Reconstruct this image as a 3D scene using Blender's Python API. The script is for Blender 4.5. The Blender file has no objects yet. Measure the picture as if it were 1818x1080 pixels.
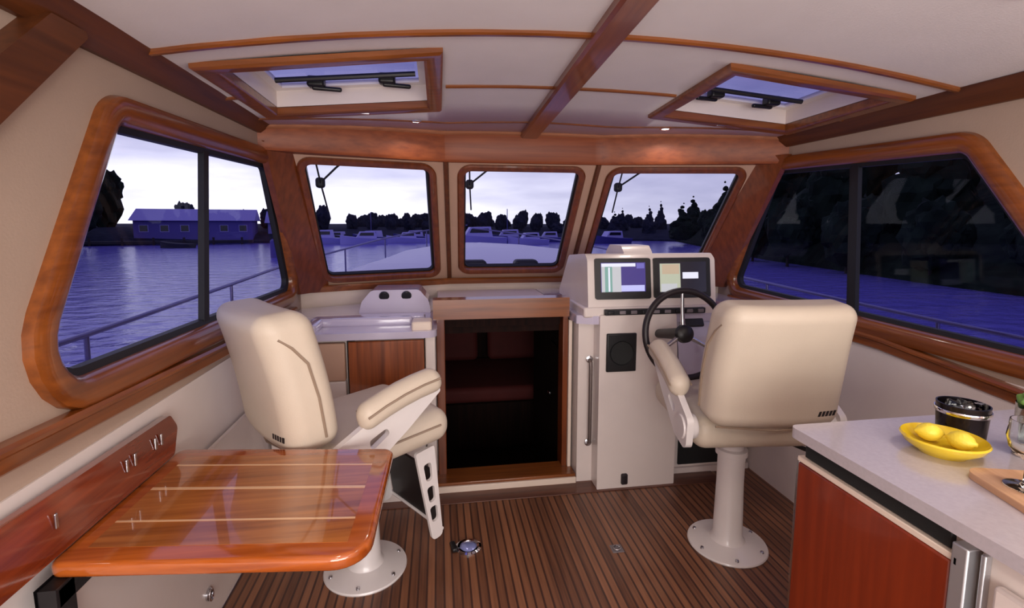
import bpy, bmesh, math, random
from mathutils import Vector, Matrix, noise
from mathutils.geometry import tessellate_polygon
random.seed(7)
S = bpy.context.scene
COL = S.collection
R = math.radians

# ------------------------------------------------------------------ materials
MATS = {}
def _new(name):
    m = bpy.data.materials.new(name); m.use_nodes = True
    nt = m.node_tree
    return m, nt, nt.nodes['Principled BSDF']
def srgb(r, g, b):
    f = lambda c: c/12.92 if c <= .04045 else ((c+.055)/1.055)**2.4
    return (f(r/255), f(g/255), f(b/255), 1)
def mat(name, col, rough=.5, metal=0, coat=0, var=.0, scale=8, bump=0, bscale=60, spec=.5):
    m, nt, b = _new(name)
    b.inputs['Roughness'].default_value = rough; b.inputs['Metallic'].default_value = metal
    b.inputs['Coat Weight'].default_value = coat; b.inputs['Coat Roughness'].default_value = .06
    b.inputs['Specular IOR Level'].default_value = spec
    tc = nt.nodes.new('ShaderNodeTexCoord')
    n = nt.nodes.new('ShaderNodeTexNoise'); n.inputs['Scale'].default_value = scale; n.inputs['Detail'].default_value = 4
    nt.links.new(tc.outputs['Object'], n.inputs['Vector'])
    r = nt.nodes.new('ShaderNodeValToRGB')
    lo = tuple(max(0, c*(1-var)) for c in col[:3])+(1,); hi = tuple(min(1, c*(1+var)) for c in col[:3])+(1,)
    r.color_ramp.elements[0].position = .3; r.color_ramp.elements[1].position = .7
    r.color_ramp.elements[0].color = lo; r.color_ramp.elements[1].color = hi
    nt.links.new(n.outputs['Fac'], r.inputs['Fac']); nt.links.new(r.outputs['Color'], b.inputs['Base Color'])
    if bump:
        n2 = nt.nodes.new('ShaderNodeTexNoise'); n2.inputs['Scale'].default_value = bscale; n2.inputs['Detail'].default_value = 3
        nt.links.new(tc.outputs['Object'], n2.inputs['Vector'])
        bp = nt.nodes.new('ShaderNodeBump'); bp.inputs['Strength'].default_value = bump; bp.inputs['Distance'].default_value = .01
        nt.links.new(n2.outputs['Fac'], bp.inputs['Height']); nt.links.new(bp.outputs['Normal'], b.inputs['Normal'])
    MATS[name] = m
    return m
def wood(name, dark, light, axis='Y', rough=.3, coat=.5, scale=9, stretch=14):
    m, nt, b = _new(name)
    b.inputs['Roughness'].default_value = rough; b.inputs['Coat Weight'].default_value = coat; b.inputs['Coat Roughness'].default_value = .08
    tc = nt.nodes.new('ShaderNodeTexCoord'); mp = nt.nodes.new('ShaderNodeMapping')
    sc = [scale*stretch/3]*3; sc['XYZ'.index(axis)] = scale/4
    mp.inputs['Scale'].default_value = sc
    nt.links.new(tc.outputs['Object'], mp.inputs['Vector'])
    n = nt.nodes.new('ShaderNodeTexNoise'); n.inputs['Scale'].default_value = 1; n.inputs['Detail'].default_value = 4; n.inputs['Distortion'].default_value = .2
    nt.links.new(mp.outputs['Vector'], n.inputs['Vector'])
    r = nt.nodes.new('ShaderNodeValToRGB'); r.color_ramp.elements[0].position = .3; r.color_ramp.elements[1].position = .72
    r.color_ramp.elements[0].color = dark; r.color_ramp.elements[1].color = light
    nt.links.new(n.outputs['Fac'], r.inputs['Fac']); nt.links.new(r.outputs['Color'], b.inputs['Base Color'])
    MATS[name] = m
    return m
def emit(name, col, strength=1):
    m, nt, b = _new(name)
    b.inputs['Base Color'].default_value = (.01, .01, .01, 1); b.inputs['Roughness'].default_value = .2
    b.inputs['Emission Color'].default_value = col; b.inputs['Emission Strength'].default_value = strength
    MATS[name] = m
    return m
def glass_pane(name, tint, refl=.06):
    m, nt, b = _new(name); nt.nodes.remove(b)
    out = nt.nodes['Material Output']
    t = nt.nodes.new('ShaderNodeBsdfTransparent'); t.inputs['Color'].default_value = tint
    g = nt.nodes.new('ShaderNodeBsdfGlossy'); g.inputs['Roughness'].default_value = .01
    lw = nt.nodes.new('ShaderNodeLayerWeight'); lw.inputs['Blend'].default_value = .5
    pw = nt.nodes.new('ShaderNodeMath'); pw.operation = 'POWER'; pw.inputs[1].default_value = 4
    nt.links.new(lw.outputs['Facing'], pw.inputs[0])
    ml = nt.nodes.new('ShaderNodeMath'); ml.operation = 'MULTIPLY_ADD'; ml.inputs[1].default_value = .16; ml.inputs[2].default_value = .007
    nt.links.new(pw.outputs[0], ml.inputs[0])
    mx = nt.nodes.new('ShaderNodeMixShader')
    nt.links.new(ml.outputs[0], mx.inputs['Fac']); nt.links.new(t.outputs['BSDF'], mx.inputs[1]); nt.links.new(g.outputs['BSDF'], mx.inputs[2])
    nt.links.new(mx.outputs['Shader'], out.inputs['Surface'])
    MATS[name] = m
    return m

M = MATS
HEAD = mat('headliner', srgb(224, 218, 220), .75, var=.03, scale=5, bump=.08, bscale=180)
WALL = mat('wall_vinyl', srgb(178, 156, 140), .7, var=.03, scale=4, bump=.05, bscale=150)
TEAKX = wood('teak_x', srgb(104, 54, 20), srgb(142, 80, 34), 'X')
TEAKY = wood('teak_y', srgb(106, 52, 16), srgb(144, 78, 28), 'Y')
TEAKZ = wood('teak_z', srgb(94, 44, 18), srgb(124, 62, 28), 'Z')
TEAKD = wood('teak_dark', srgb(74, 36, 14), srgb(100, 52, 20), 'Y', .5, .05)
CHERRY = wood('cherry_panel', srgb(112, 34, 10), srgb(136, 48, 16), 'Z', .35, .3)
DOORW = wood('cherry_door', srgb(100, 44, 16), srgb(158, 82, 36), 'Z', .35, .4)
LEAFW = wood('varnished_leaf', srgb(92, 30, 14), srgb(140, 58, 28), 'Y', .12, 1)
TABW = wood('varnished_table_rim', srgb(146, 66, 20), srgb(192, 100, 38), 'X', .12, 1)  # rim's reflection and highlight worked into this wood tone
GEL = mat('white_gelcoat', srgb(222, 210, 204), .35, coat=.3, var=.02)
GELL = mat('dash_gelcoat', srgb(194, 186, 206), .15, coat=1, var=.02)  # lavender of the blue reflection from outside put into the colour
CREAM = mat('cream_trim', srgb(224, 206, 190), .5, var=.02)
LOWER = mat('lower_liner', srgb(226, 216, 212), .6, var=.02)
BEIGE = mat('beige_liner', srgb(186, 150, 128), .6, var=.03)
VINYL = mat('cream_vinyl', srgb(209, 195, 177), .5, var=.03, scale=6, bump=.06, bscale=200)
PIPE = mat('vinyl_piping', srgb(150, 130, 112), .6)
WMET = mat('white_enamel', srgb(228, 222, 220), .3, coat=.4, var=.02)
STEEL = mat('polished_steel', srgb(200, 200, 204), .2, 1)
BRUSH = mat('brushed_trim', srgb(190, 190, 194), .42, .8)
CHROME = mat('chrome', srgb(225, 225, 230), .06, 1)
BLACK = mat('black_plastic', srgb(20, 19, 22), .4)
RUBBER = mat('black_rubber', srgb(14, 14, 20), .6)
BLKM = mat('black_mesh', srgb(16, 17, 18), .7, var=.4, scale=300)
LEATH = mat('black_leather_rim', srgb(30, 22, 26), .45)
GREYP = mat('grey_plastic', srgb(120, 112, 116), .5)
QUARTZ = mat('worktop_stone', srgb(188, 180, 186), .25, coat=.4, var=.04, scale=120)
YEL = mat('yellow_ceramic', srgb(232, 200, 40), .2, coat=.8, var=.04)
LEMON = mat('lemon_skin', srgb(236, 212, 70), .45, var=.05, scale=40, bump=.15, bscale=120)
BOARD = wood('board_wood', srgb(186, 140, 104), srgb(220, 176, 138), 'Y', .5, .1)
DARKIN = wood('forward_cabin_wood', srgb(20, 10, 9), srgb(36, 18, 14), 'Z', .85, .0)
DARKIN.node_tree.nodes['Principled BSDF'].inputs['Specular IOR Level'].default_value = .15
REDC = mat('red_cushion', srgb(84, 24, 22), .8, var=.1)
TANC = mat('tan_cushion', srgb(120, 96, 76), .8, var=.1)
GREEN = mat('green_stem', srgb(92, 130, 60), .5, var=.2)
PANE = glass_pane('window_glass', (.93, .93, .96, 1))
HPANE = glass_pane('hatch_glass', (.66, .66, .80, 1))
LEDW = emit('downlight_lens', (1, .9, .85, 1), 9)
HULLW = mat('deck_gelcoat', srgb(214, 210, 222), .4, var=.02)

def clear_glass(name, tint):
    m, nt, b = _new(name)
    b.inputs['Base Color'].default_value = tint; b.inputs['Roughness'].default_value = .03
    b.inputs['Transmission Weight'].default_value = 1; b.inputs['IOR'].default_value = 1.45
    MATS[name] = m; return m
CGLASS = clear_glass('drinking_glass', (.93, .95, .93, 1))
SMOKE = clear_glass('smoked_glass', (.06, .05, .06, 1))

# floor: teak planks with thin light holly strips running fore and aft
def floor_mat():
    m, nt, b = _new('teak_and_holly')
    b.inputs['Roughness'].default_value = .42; b.inputs['Coat Weight'].default_value = .15; b.inputs['Coat Roughness'].default_value = .3
    tc = nt.nodes.new('ShaderNodeTexCoord'); sp = nt.nodes.new('ShaderNodeSeparateXYZ')
    nt.links.new(tc.outputs['Object'], sp.inputs['Vector'])
    def math_(op, a, v=None):
        n = nt.nodes.new('ShaderNodeMath'); n.operation = op
        if hasattr(a, 'links'): nt.links.new(a, n.inputs[0])
        else: n.inputs[0].default_value = a
        if v is not None:
            if hasattr(v, 'links'): nt.links.new(v, n.inputs[1])
            else: n.inputs[1].default_value = v
        return n.outputs[0]
    dv = math_('DIVIDE', sp.outputs['X'], .034)
    fr = math_('FRACT', dv)
    line = math_('LESS_THAN', fr, .24)
    pl = math_('FLOOR', dv)
    wn = nt.nodes.new('ShaderNodeTexWhiteNoise'); wn.noise_dimensions = '1D'; nt.links.new(pl, wn.inputs['W'])
    mp = nt.nodes.new('ShaderNodeMapping'); mp.inputs['Scale'].default_value = (70, 3, 1)
    nt.links.new(tc.outputs['Object'], mp.inputs['Vector'])
    n = nt.nodes.new('ShaderNodeTexNoise'); n.inputs['Scale'].default_value = 1; n.inputs['Detail'].default_value = 6
    nt.links.new(mp.outputs['Vector'], n.inputs['Vector'])
    add = math_('ADD', math_('MULTIPLY', wn.outputs['Value'], .35), math_('MULTIPLY', n.outputs['Fac'], .65))
    r = nt.nodes.new('ShaderNodeValToRGB'); r.color_ramp.elements[0].position = .25; r.color_ramp.elements[1].position = .75
    r.color_ramp.elements[0].color = srgb(92, 56, 38); r.color_ramp.elements[1].color = srgb(150, 100, 70)
    nt.links.new(add, r.inputs['Fac'])
    mx = nt.nodes.new('ShaderNodeMixRGB'); mx.inputs['Color2'].default_value = srgb(70, 42, 32)
    nt.links.new(line, mx.inputs['Fac']); nt.links.new(r.outputs['Color'], mx.inputs['Color1'])
    nt.links.new(mx.outputs['Color'], b.inputs['Base Color'])
    return m
FLOORM = floor_mat()
FBORD = wood('teak_border', srgb(84, 48, 36), srgb(112, 68, 50), 'X', .4, .15)

# table top: varnished planks with light inlaid lines
def table_mat():
    m, nt, b = _new('varnished_teak_planks')
    b.inputs['Roughness'].default_value = .18; b.inputs['Coat Weight'].default_value = 1; b.inputs['Coat Roughness'].default_value = .03
    tc = nt.nodes.new('ShaderNodeTexCoord'); mp = nt.nodes.new('ShaderNodeMapping'); mp.inputs['Scale'].default_value = (2.5, 45, 30)
    nt.links.new(tc.outputs['Object'], mp.inputs['Vector'])
    n = nt.nodes.new('ShaderNodeTexNoise'); n.inputs['Scale'].default_value = 1; n.inputs['Detail'].default_value = 6; n.inputs['Distortion'].default_value = .5
    nt.links.new(mp.outputs['Vector'], n.inputs['Vector'])
    r = nt.nodes.new('ShaderNodeValToRGB'); r.color_ramp.elements[0].position = .3; r.color_ramp.elements[1].position = .7
    r.color_ramp.elements[0].color = srgb(140, 76, 28); r.color_ramp.elements[1].color = srgb(188, 114, 50)
    nt.links.new(n.outputs['Fac'], r.inputs['Fac']); nt.links.new(r.outputs['Color'], b.inputs['Base Color'])
    return m
TABM = table_mat()
INLAY = mat('holly_inlay', srgb(232, 186, 140), .25, coat=1)

def water_mat():
    m, nt, b = _new('harbour_water')
    b.inputs['Base Color'].default_value = (.15, .13, .50, 1); b.inputs['Roughness'].default_value = .16
    b.inputs['IOR'].default_value = 1.33
    tc = nt.nodes.new('ShaderNodeTexCoord'); mp = nt.nodes.new('ShaderNodeMapping'); mp.inputs['Scale'].default_value = (.9, 1.5, 1)
    nt.links.new(tc.outputs['Object'], mp.inputs['Vector'])
    n = nt.nodes.new('ShaderNodeTexNoise'); n.inputs['Scale'].default_value = 1.1; n.inputs['Detail'].default_value = 5
    nt.links.new(mp.outputs['Vector'], n.inputs['Vector'])
    bp = nt.nodes.new('ShaderNodeBump'); bp.inputs['Strength'].default_value = .32; bp.inputs['Distance'].default_value = .3
    nt.links.new(n.outputs['Fac'], bp.inputs['Height']); nt.links.new(bp.outputs['Normal'], b.inputs['Normal'])
    return m
WATER = water_mat()
def leaf_mat(name, c1, c2):
    m, nt, b = _new(name); b.inputs['Roughness'].default_value = .9
    b.inputs['Specular IOR Level'].default_value = .1
    tc = nt.nodes.new('ShaderNodeTexCoord'); n = nt.nodes.new('ShaderNodeTexNoise'); n.inputs['Scale'].default_value = 1.6; n.inputs['Detail'].default_value = 6
    nt.links.new(tc.outputs['Object'], n.inputs['Vector'])
    r = nt.nodes.new('ShaderNodeValToRGB'); r.color_ramp.elements[0].position = .35; r.color_ramp.elements[1].position = .7
    r.color_ramp.elements[0].color = c1; r.color_ramp.elements[1].color = c2
    nt.links.new(n.outputs['Fac'], r.inputs['Fac']); nt.links.new(r.outputs['Color'], b.inputs['Base Color'])
    return m
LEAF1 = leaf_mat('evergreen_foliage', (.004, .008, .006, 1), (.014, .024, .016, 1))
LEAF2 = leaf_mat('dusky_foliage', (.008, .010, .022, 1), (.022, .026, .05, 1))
BARK = mat('bark', srgb(40, 32, 30), .9, var=.2)
BANK = mat('bank_earth', srgb(34, 32, 40), .9, var=.3, scale=.5)
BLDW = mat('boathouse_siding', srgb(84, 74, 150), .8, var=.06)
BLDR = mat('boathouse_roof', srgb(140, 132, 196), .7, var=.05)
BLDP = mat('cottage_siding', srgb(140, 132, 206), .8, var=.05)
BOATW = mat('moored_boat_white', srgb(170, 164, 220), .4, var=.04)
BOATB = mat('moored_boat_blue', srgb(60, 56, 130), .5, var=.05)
DKWIN = mat('dark_window', srgb(20, 20, 40), .2)

# ------------------------------------------------------------------ mesh helpers
class MB:
    def __init__(s): s.v = []; s.f = []; s.mi = []
    def add(s, vs, fs, mi=0):
        o = len(s.v); s.v += [tuple(v) for v in vs]
        s.f += [tuple(i+o for i in f) for f in fs]; s.mi += [mi]*len(fs)
        return s
    def box(s, lo, hi, mi=0, T=None):
        x0, y0, z0 = lo; x1, y1, z1 = hi
        vs = [Vector(p) for p in ((x0,y0,z0),(x1,y0,z0),(x1,y1,z0),(x0,y1,z0),(x0,y0,z1),(x1,y0,z1),(x1,y1,z1),(x0,y1,z1))]
        if T: vs = [T @ v for v in vs]
        return s.add(vs, [(0,3,2,1),(4,5,6,7),(0,1,5,4),(1,2,6,5),(2,3,7,6),(3,0,4,7)], mi)
    def rbox(s, size, r, T=None, mi=0, core=2, ns=4, deform=None):
        hx = [d/2 for d in size]
        r = min(r, min(hx)*.999)
        def axis(h):
            c = [-(h-r)+2*(h-r)*i/core for i in range(core+1)] if h-r > 1e-6 else [0.]
            e = [r*math.tan(R(45)*(i+1)/ns) for i in range(ns)]
            return [-(h-r)-q for q in reversed(e)]+c+[(h-r)+q for q in e]
        ax = [axis(h) for h in hx]
        idx = {}; vs = []; fs = []
        def pt(i, j, k):
            key = (i, j, k)
            if key not in idx:
                p = Vector((ax[0][i], ax[1][j], ax[2][k]))
                c = Vector([max(-(hx[a]-r), min(hx[a]-r, p[a])) for a in range(3)])
                d = p-c
                q = c+d.normalized()*r if d.length > 1e-9 else p
                if deform: q = deform(q)
                idx[key] = len(vs); vs.append(T @ q if T else q)
            return idx[key]
        n = [len(a) for a in ax]
        for k0, fl in ((0, 1), (n[2]-1, 0)):
            for i in range(n[0]-1):
                for j in range(n[1]-1):
                    f = (pt(i,j,k0), pt(i+1,j,k0), pt(i+1,j+1,k0), pt(i,j+1,k0)); fs.append(f[::-1] if fl else f)
        for j0, fl in ((0, 0), (n[1]-1, 1)):
            for i in range(n[0]-1):
                for k in range(n[2]-1):
                    f = (pt(i,j0,k), pt(i+1,j0,k), pt(i+1,j0,k+1), pt(i,j0,k+1)); fs.append(f[::-1] if fl else f)
        for i0, fl in ((0, 1), (n[0]-1, 0)):
            for j in range(n[1]-1):
                for k in range(n[2]-1):
                    f = (pt(i0,j,k), pt(i0,j+1,k), pt(i0,j+1,k+1), pt(i0,j,k+1)); fs.append(f[::-1] if fl else f)
        return s.add(vs, fs, mi)
    def tube(s, pts, r, seg=12, mi=0, closed=False, caps=True):
        pts = [Vector(p) for p in pts]; n = len(pts); rs = r if isinstance(r, (list, tuple)) else [r]*n
        rings = []; up = None
        for i, p in enumerate(pts):
            a = pts[(i-1) % n] if closed or i > 0 else p; b = pts[(i+1) % n] if closed or i < n-1 else p
            t = (b-a).normalized()
            if up is None:
                up = t.orthogonal().normalized()
            up = (up-t*up.dot(t)).normalized(); w = t.cross(up)
            rings.append([p+(up*math.cos(2*math.pi*k/seg)+w*math.sin(2*math.pi*k/seg))*rs[i] for k in range(seg)])
        vs = [v for q in rings for v in q]; fs = []
        m = n if closed else n-1
        for i in range(m):
            j = (i+1) % n
            for k in range(seg):
                fs.append((i*seg+k, i*seg+(k+1) % seg, j*seg+(k+1) % seg, j*seg+k))
        if not closed and caps:
            fs.append(tuple(reversed(range(seg)))); fs.append(tuple((n-1)*seg+k for k in range(seg)))
        return s.add(vs, fs, mi)
    def lathe(s, prof, T=None, seg=32, mi=0, caps=True):
        vs = []; fs = []; n = len(prof)
        for (r, z) in prof:
            for k in range(seg):
                a = 2*math.pi*k/seg; v = Vector((r*math.cos(a), r*math.sin(a), z)); vs.append(T @ v if T else v)
        for i in range(n-1):
            for k in range(seg):
                fs.append((i*seg+k, i*seg+(k+1) % seg, (i+1)*seg+(k+1) % seg, (i+1)*seg+k))
        if caps:
            fs.append(tuple(reversed(range(seg)))); fs.append(tuple((n-1)*seg+k for k in range(seg)))
        return s.add(vs, fs, mi)
    def plate(s, outer, holes, fn, t, mi=0):
        """flat sheet with holes: fn(u, v, w) -> 3-D, w in [0, t]"""
        loops = [outer]+holes
        tri = tessellate_polygon([[Vector((u, v, 0)) for u, v in l] for l in loops])
        flat = [p for l in loops for p in l]; N = len(flat)
        vs = [fn(u, v, 0) for u, v in flat]+[fn(u, v, t) for u, v in flat]
        fs = []
        for a, b, c in tri:
            (x1, y1), (x2, y2), (x3, y3) = flat[a], flat[b], flat[c]
            ccw = (x2-x1)*(y3-y1)-(x3-x1)*(y2-y1) > 0
            f = (a, b, c) if ccw else (c, b, a)
            fs.append(f[::-1]); fs.append(tuple(i+N for i in f))
        o = 0
        for l in loops:
            n = len(l)
            for i in range(n):
                j = (i+1) % n; fs.append((o+i, o+j, o+j+N, o+i+N))
            o += n
        return s.add(vs, fs, mi)
    def ring(s, loop, prof, fn, mi=0):
        """moulding swept round a closed 2-D loop; prof = [(outward offset, w)]"""
        n = len(loop); area = sum(loop[i][0]*loop[(i+1) % n][1]-loop[(i+1) % n][0]*loop[i][1] for i in range(n))
        sg = 1 if area > 0 else -1
        vs = []
        for i in range(n):
            p0, p, p1 = Vector(loop[i-1]), Vector(loop[i]), Vector(loop[(i+1) % n])
            e0 = (p-p0).normalized(); e1 = (p1-p).normalized()
            n0 = Vector((e0.y, -e0.x))*sg; n1 = Vector((e1.y, -e1.x))*sg
            b = n0+n1; b = b.normalized(); k = 1/max(.35, b.dot(n0))
            for (o, w) in prof:
                q = p+b*(o*k); vs.append(fn(q.x, q.y, w))
        m = len(prof); fs = []
        for i in range(n):
            j = (i+1) % n
            for k in range(m):
                l = (k+1) % m
                fs.append((i*m+k, j*m+k, j*m+l, i*m+l))
        return s.add(vs, fs, mi)
    def prism(s, poly, fn, t, mi=0): return s.plate(poly, [], fn, t, mi)
    def build(s, name, mats, parent=None, smooth=True, loc=None, angle=38, rot=None):
        me = bpy.data.meshes.new(name); me.from_pydata(s.v, [], s.f); me.update()
        bm = bmesh.new(); bm.from_mesh(me); bmesh.ops.remove_doubles(bm, verts=bm.verts, dist=1e-6)
        bmesh.ops.recalc_face_normals(bm, faces=bm.faces); bm.to_mesh(me); bm.free()
        mats = mats if isinstance(mats, (list, tuple)) else [mats]
        for m in mats: me.materials.append(m)
        if len(mats) > 1 and len(me.polygons) == len(s.mi):
            me.polygons.foreach_set('material_index', s.mi)
        if smooth:
            me.polygons.foreach_set('use_smooth', [True]*len(me.polygons)); me.set_sharp_from_angle(angle=R(angle))
        o = bpy.data.objects.new(name, me); COL.objects.link(o)
        if parent: o.parent = parent
        if loc: o.location = loc
        if rot: o.rotation_euler = rot
        return o
def bevel(o, w=.004, seg=2):
    m = o.modifiers.new('bevel', 'BEVEL'); m.width = w; m.segments = seg; m.limit_method = 'ANGLE'; m.angle_limit = R(40)
    return o
def thing(name, label, cat, loc=(0, 0, 0), rz=0, group=None):
    o = bpy.data.objects.new(name, None); COL.objects.link(o); o.location = loc; o.rotation_euler = (0, 0, rz)
    o.empty_display_size = .1
    o['label'] = label; o['category'] = cat
    if group: o['group'] = group
    return o
def tag(o, label, cat, group=None, kind=None):
    o['label'] = label; o['category'] = cat
    if group: o['group'] = group
    if kind: o['kind'] = kind
    return o
def struct(o): o['kind'] = 'structure'; return o
def sroot(name, loc=(0, 0, 0)):
    o = bpy.data.objects.new(name, None); COL.objects.link(o); o.location = loc; o['kind'] = 'structure'; return o
def T(x, y, z, rx=0, ry=0, rz=0):
    return Matrix.Translation((x, y, z)) @ Matrix.Rotation(rz, 4, 'Z') @ Matrix.Rotation(ry, 4, 'Y') @ Matrix.Rotation(rx, 4, 'X')
def roundpoly(pts, rad, n=6):
    out = []; N = len(pts); rad = rad if isinstance(rad, (list, tuple)) else [rad]*N
    for i in range(N):
        p0, p, p1 = Vector(pts[i-1]), Vector(pts[i]), Vector(pts[(i+1) % N])
        a = (p0-p).normalized(); b = (p1-p).normalized(); ang = a.angle(b)
        r = rad[i]
        if r <= 1e-5: out.append((p.x, p.y)); continue
        d = min(r/math.tan(ang/2), .45*min((p0-p).length, (p1-p).length)); r = d*math.tan(ang/2)
        c = p+(a+b).normalized()*(r/math.sin(ang/2))
        s0 = p+a*d-c; s1 = p+b*d-c
        a0 = math.atan2(s0.y, s0.x); a1 = math.atan2(s1.y, s1.x); da = (a1-a0+math.pi) % (2*math.pi)-math.pi
        for k in range(n+1):
            q = a0+da*k/n; out.append((c.x+r*math.cos(q), c.y+r*math.sin(q)))
    return out
def offset_poly(pts, d):
    """move every edge of a (ccw or cw) polygon outward by d"""
    n = len(pts); area = sum(pts[i][0]*pts[(i+1) % n][1]-pts[(i+1) % n][0]*pts[i][1] for i in range(n)); sg = 1 if area > 0 else -1
    out = []
    for i in range(n):
        p0, p, p1 = Vector(pts[i-1]), Vector(pts[i]), Vector(pts[(i+1) % n])
        e0 = (p-p0).normalized(); e1 = (p1-p).normalized()
        n0 = Vector((e0.y, -e0.x))*sg; n1 = Vector((e1.y, -e1.x))*sg
        b = (n0+n1).normalized(); k = d/max(.3, b.dot(n0)); q = p+b*k; out.append((q.x, q.y))
    return out

def slab(poly, z0, z1, r, n=4):
    """convex slab with rounded upper and lower edges"""
    m = MB(); rings = []
    for i in range(n+1):
        a = R(90)*i/n; rings.append((-r*(1-math.sin(a)), z0+r*(1-math.cos(a))))
    for i in range(n+1):
        a = R(90)*i/n; rings.append((-r*(1-math.cos(a)), z1-r*(1-math.sin(a))))
    vs = []
    for d, z in rings: vs += [(x, y, z) for x, y in offset_poly(poly, d)]
    k = len(poly); fs = []
    for i in range(len(rings)-1):
        for j in range(k): fs.append((i*k+j, i*k+(j+1) % k, (i+1)*k+(j+1) % k, (i+1)*k+j))
    fs.append(tuple(reversed(range(k)))); fs.append(tuple((len(rings)-1)*k+j for j in range(k)))
    return m.add(vs, fs)

# ------------------------------------------------------------------ camera
cam_d = bpy.data.cameras.new('camera'); cam = bpy.data.objects.new('camera', cam_d); COL.objects.link(cam)
F, W, H = 870., 1818., 1080.
cam_d.sensor_width = 36; cam_d.lens = F*36/W; cam_d.sensor_fit = 'HORIZONTAL'
cam_d.shift_y = -40/W; cam_d.clip_start = .05; cam_d.clip_end = 1500
pitch = math.atan(100/F); yaw = math.atan((909-778)/F*math.cos(pitch))
cam.location = (-.54, 0, 1.42); cam.rotation_euler = (math.pi/2-pitch, 0, -yaw)
S.camera = cam

# ------------------------------------------------------------------ cabin shell
def zc(x, y): return 1.90+(.14-.0485*(y-1.28))*(1-(x/1.4)**2)
HDR = [(-1.42, 2.60), (-.49, 2.93), (.44, 2.93), (1.42, 2.54)]
def yf(x):
    for (x0, y0), (x1, y1) in zip(HDR, HDR[1:]):
        if x <= x1+1e-9: return y0+(y1-y0)*(x-x0)/(x1-x0)
    return HDR[-1][1]
YB = -1.3
m = MB().prism([(-1.36, YB), (1.36, YB), (1.36, 2.62), (-1.36, 2.62)], lambda u, v, w: (u, v, -w), .05)
struct(m.build('floor', FLOORM))
m = MB().box((-1.0, 2.38, 0), (1.0, 2.50, .004))
b = struct(bevel(m.build('trim_1', FBORD), .002))

# ceiling with two hatch openings
HX0, HX1, HY0, HY1 = .575, 1.235, 1.77, 2.36
xs = sorted(set([-1.42, -.49, .44, 1.42, -HX0, HX0, -HX1, HX1, 0]+[round(-1.4+.2*i, 3) for i in range(15)]))
ys = sorted(set([YB, HY0, HY1]+[YB+.3*i for i in range(12)])); ys = [y for y in ys if y < 2.40]
m = MB(); idx = {}
rows = ys+['f']
vs = []
for j, y in enumerate(rows):
    for i, x in enumerate(xs):
        yy = yf(x) if y == 'f' else y
        vs.append((x, yy, zc(max(-1.4, min(1.4, x)), yy)))
n = len(xs); fs = []
for j in range(len(rows)-1):
    for i in range(n-1):
        xm = (xs[i]+xs[i+1])/2
        if rows[j+1] != 'f':
            ym = (rows[j]+rows[j+1])/2
            if HX0 < abs(xm) < HX1 and HY0 < ym < HY1: continue
        fs.append((j*n+i, j*n+i+1, (j+1)*n+i+1, (j+1)*n+i))
m.add(vs, fs)
ceil = m.build('ceiling', HEAD)
so = ceil.modifiers.new('solid', 'SOLIDIFY'); so.thickness = .06; so.offset = 1
struct(ceil)

# ceiling battens across, following the camber
def batten(name, y, w=.022, h=.014, x0=-1.36, x1=1.36, bow=0):
    m = MB(); N = 28; vs = []; fs = []
    for i in range(N+1):
        x = x0+(x1-x0)*i/N; yy = y(x) if callable(y) else y
        z = zc(x, yy)
        vs += [(x, yy-w/2, z+.002), (x, yy-w/2, z-h*.6), (x, yy-w/4, z-h), (x, yy+w/4, z-h), (x, yy+w/2, z-h*.6), (x, yy+w/2, z+.002)]
    for i in range(N):
        for k in range(5): fs.append((i*6+k, i*6+k+1, (i+1)*6+k+1, (i+1)*6+k))
    m.add(vs, fs)
    return struct(m.build(name, TEAKX))
batten('trim_2', 1.585, .026)
k = 2
for (x0, x1) in ((-1.36, -1.27), (-.50, .50), (1.27, 1.36)):
    k += 1; batten('trim_%d' % k, 2.10, .020, .010, x0, x1)
batten('trim_6', lambda x: yf(x)-.16-.10*(1-abs(x)/1.4), .016, .007)
# centre beam
m = MB(); N = 24; vs = []; fs = []; bw = .052
for i in range(N+1):
    y = YB+(2.95-YB)*i/N; z = zc(0, y)
    vs += [(-bw, y, z+.01), (-bw, y, z-.024), (-bw+.01, y, z-.034), (bw-.01, y, z-.034), (bw, y, z-.024), (bw, y, z+.01)]
for i in range(N):
    for q in range(5): fs.append((i*6+q, i*6+q+1, (i+1)*6+q+1, (i+1)*6+q))
fs.append(tuple(N*6+q for q in range(6))); fs.append(tuple(range(6)))
m.add(vs, fs); struct(m.build('trim_7', TEAKY))

# side walls: sheet with the big window cut out, lower part slopes in towards the floor
LW = [(1.12, 1.045), (3.05, 1.03), (2.735, 1.742), (1.50, 1.705)]
RW = [(1.06, .965), (3.02, 1.005), (2.66, 1.745), (1.585, 1.70)]
def wall(side, sx, hole, floor_x):
    hole_r = roundpoly(hole, [.11, .07, .06, .075], 7)
    fn = lambda u, v, w: (sx*(1.40+w), u, v)
    outer = [(YB, .86), (3.36, .86), (3.36, .96), (3.20, 1.05), (2.60, 1.98), (YB, 1.98)]
    m = MB().plate(outer, [hole_r], fn, .05)
    # sloping lower panel
    a = [(sx*1.395, YB, .88), (sx*1.395, 3.36, .88), (sx*floor_x, 3.36, -.02), (sx*floor_x, YB, -.02)]
    b = [(p[0]+sx*.05, p[1], p[2]) for p in a]
    m.add(a+b, [(0, 1, 2, 3), (7, 6, 5, 4), (0, 4, 5, 1), (2, 6, 7, 3), (1, 5, 6, 2), (3, 7, 4, 0)], 1)
    return struct(m.build('wall_'+side, [WALL, LOWER])), hole_r, fn
_, LH, LFN = wall('left', -1, LW, 1.38)
_, RH, RFN = wall('right', 1, RW, 1.24)
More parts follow.
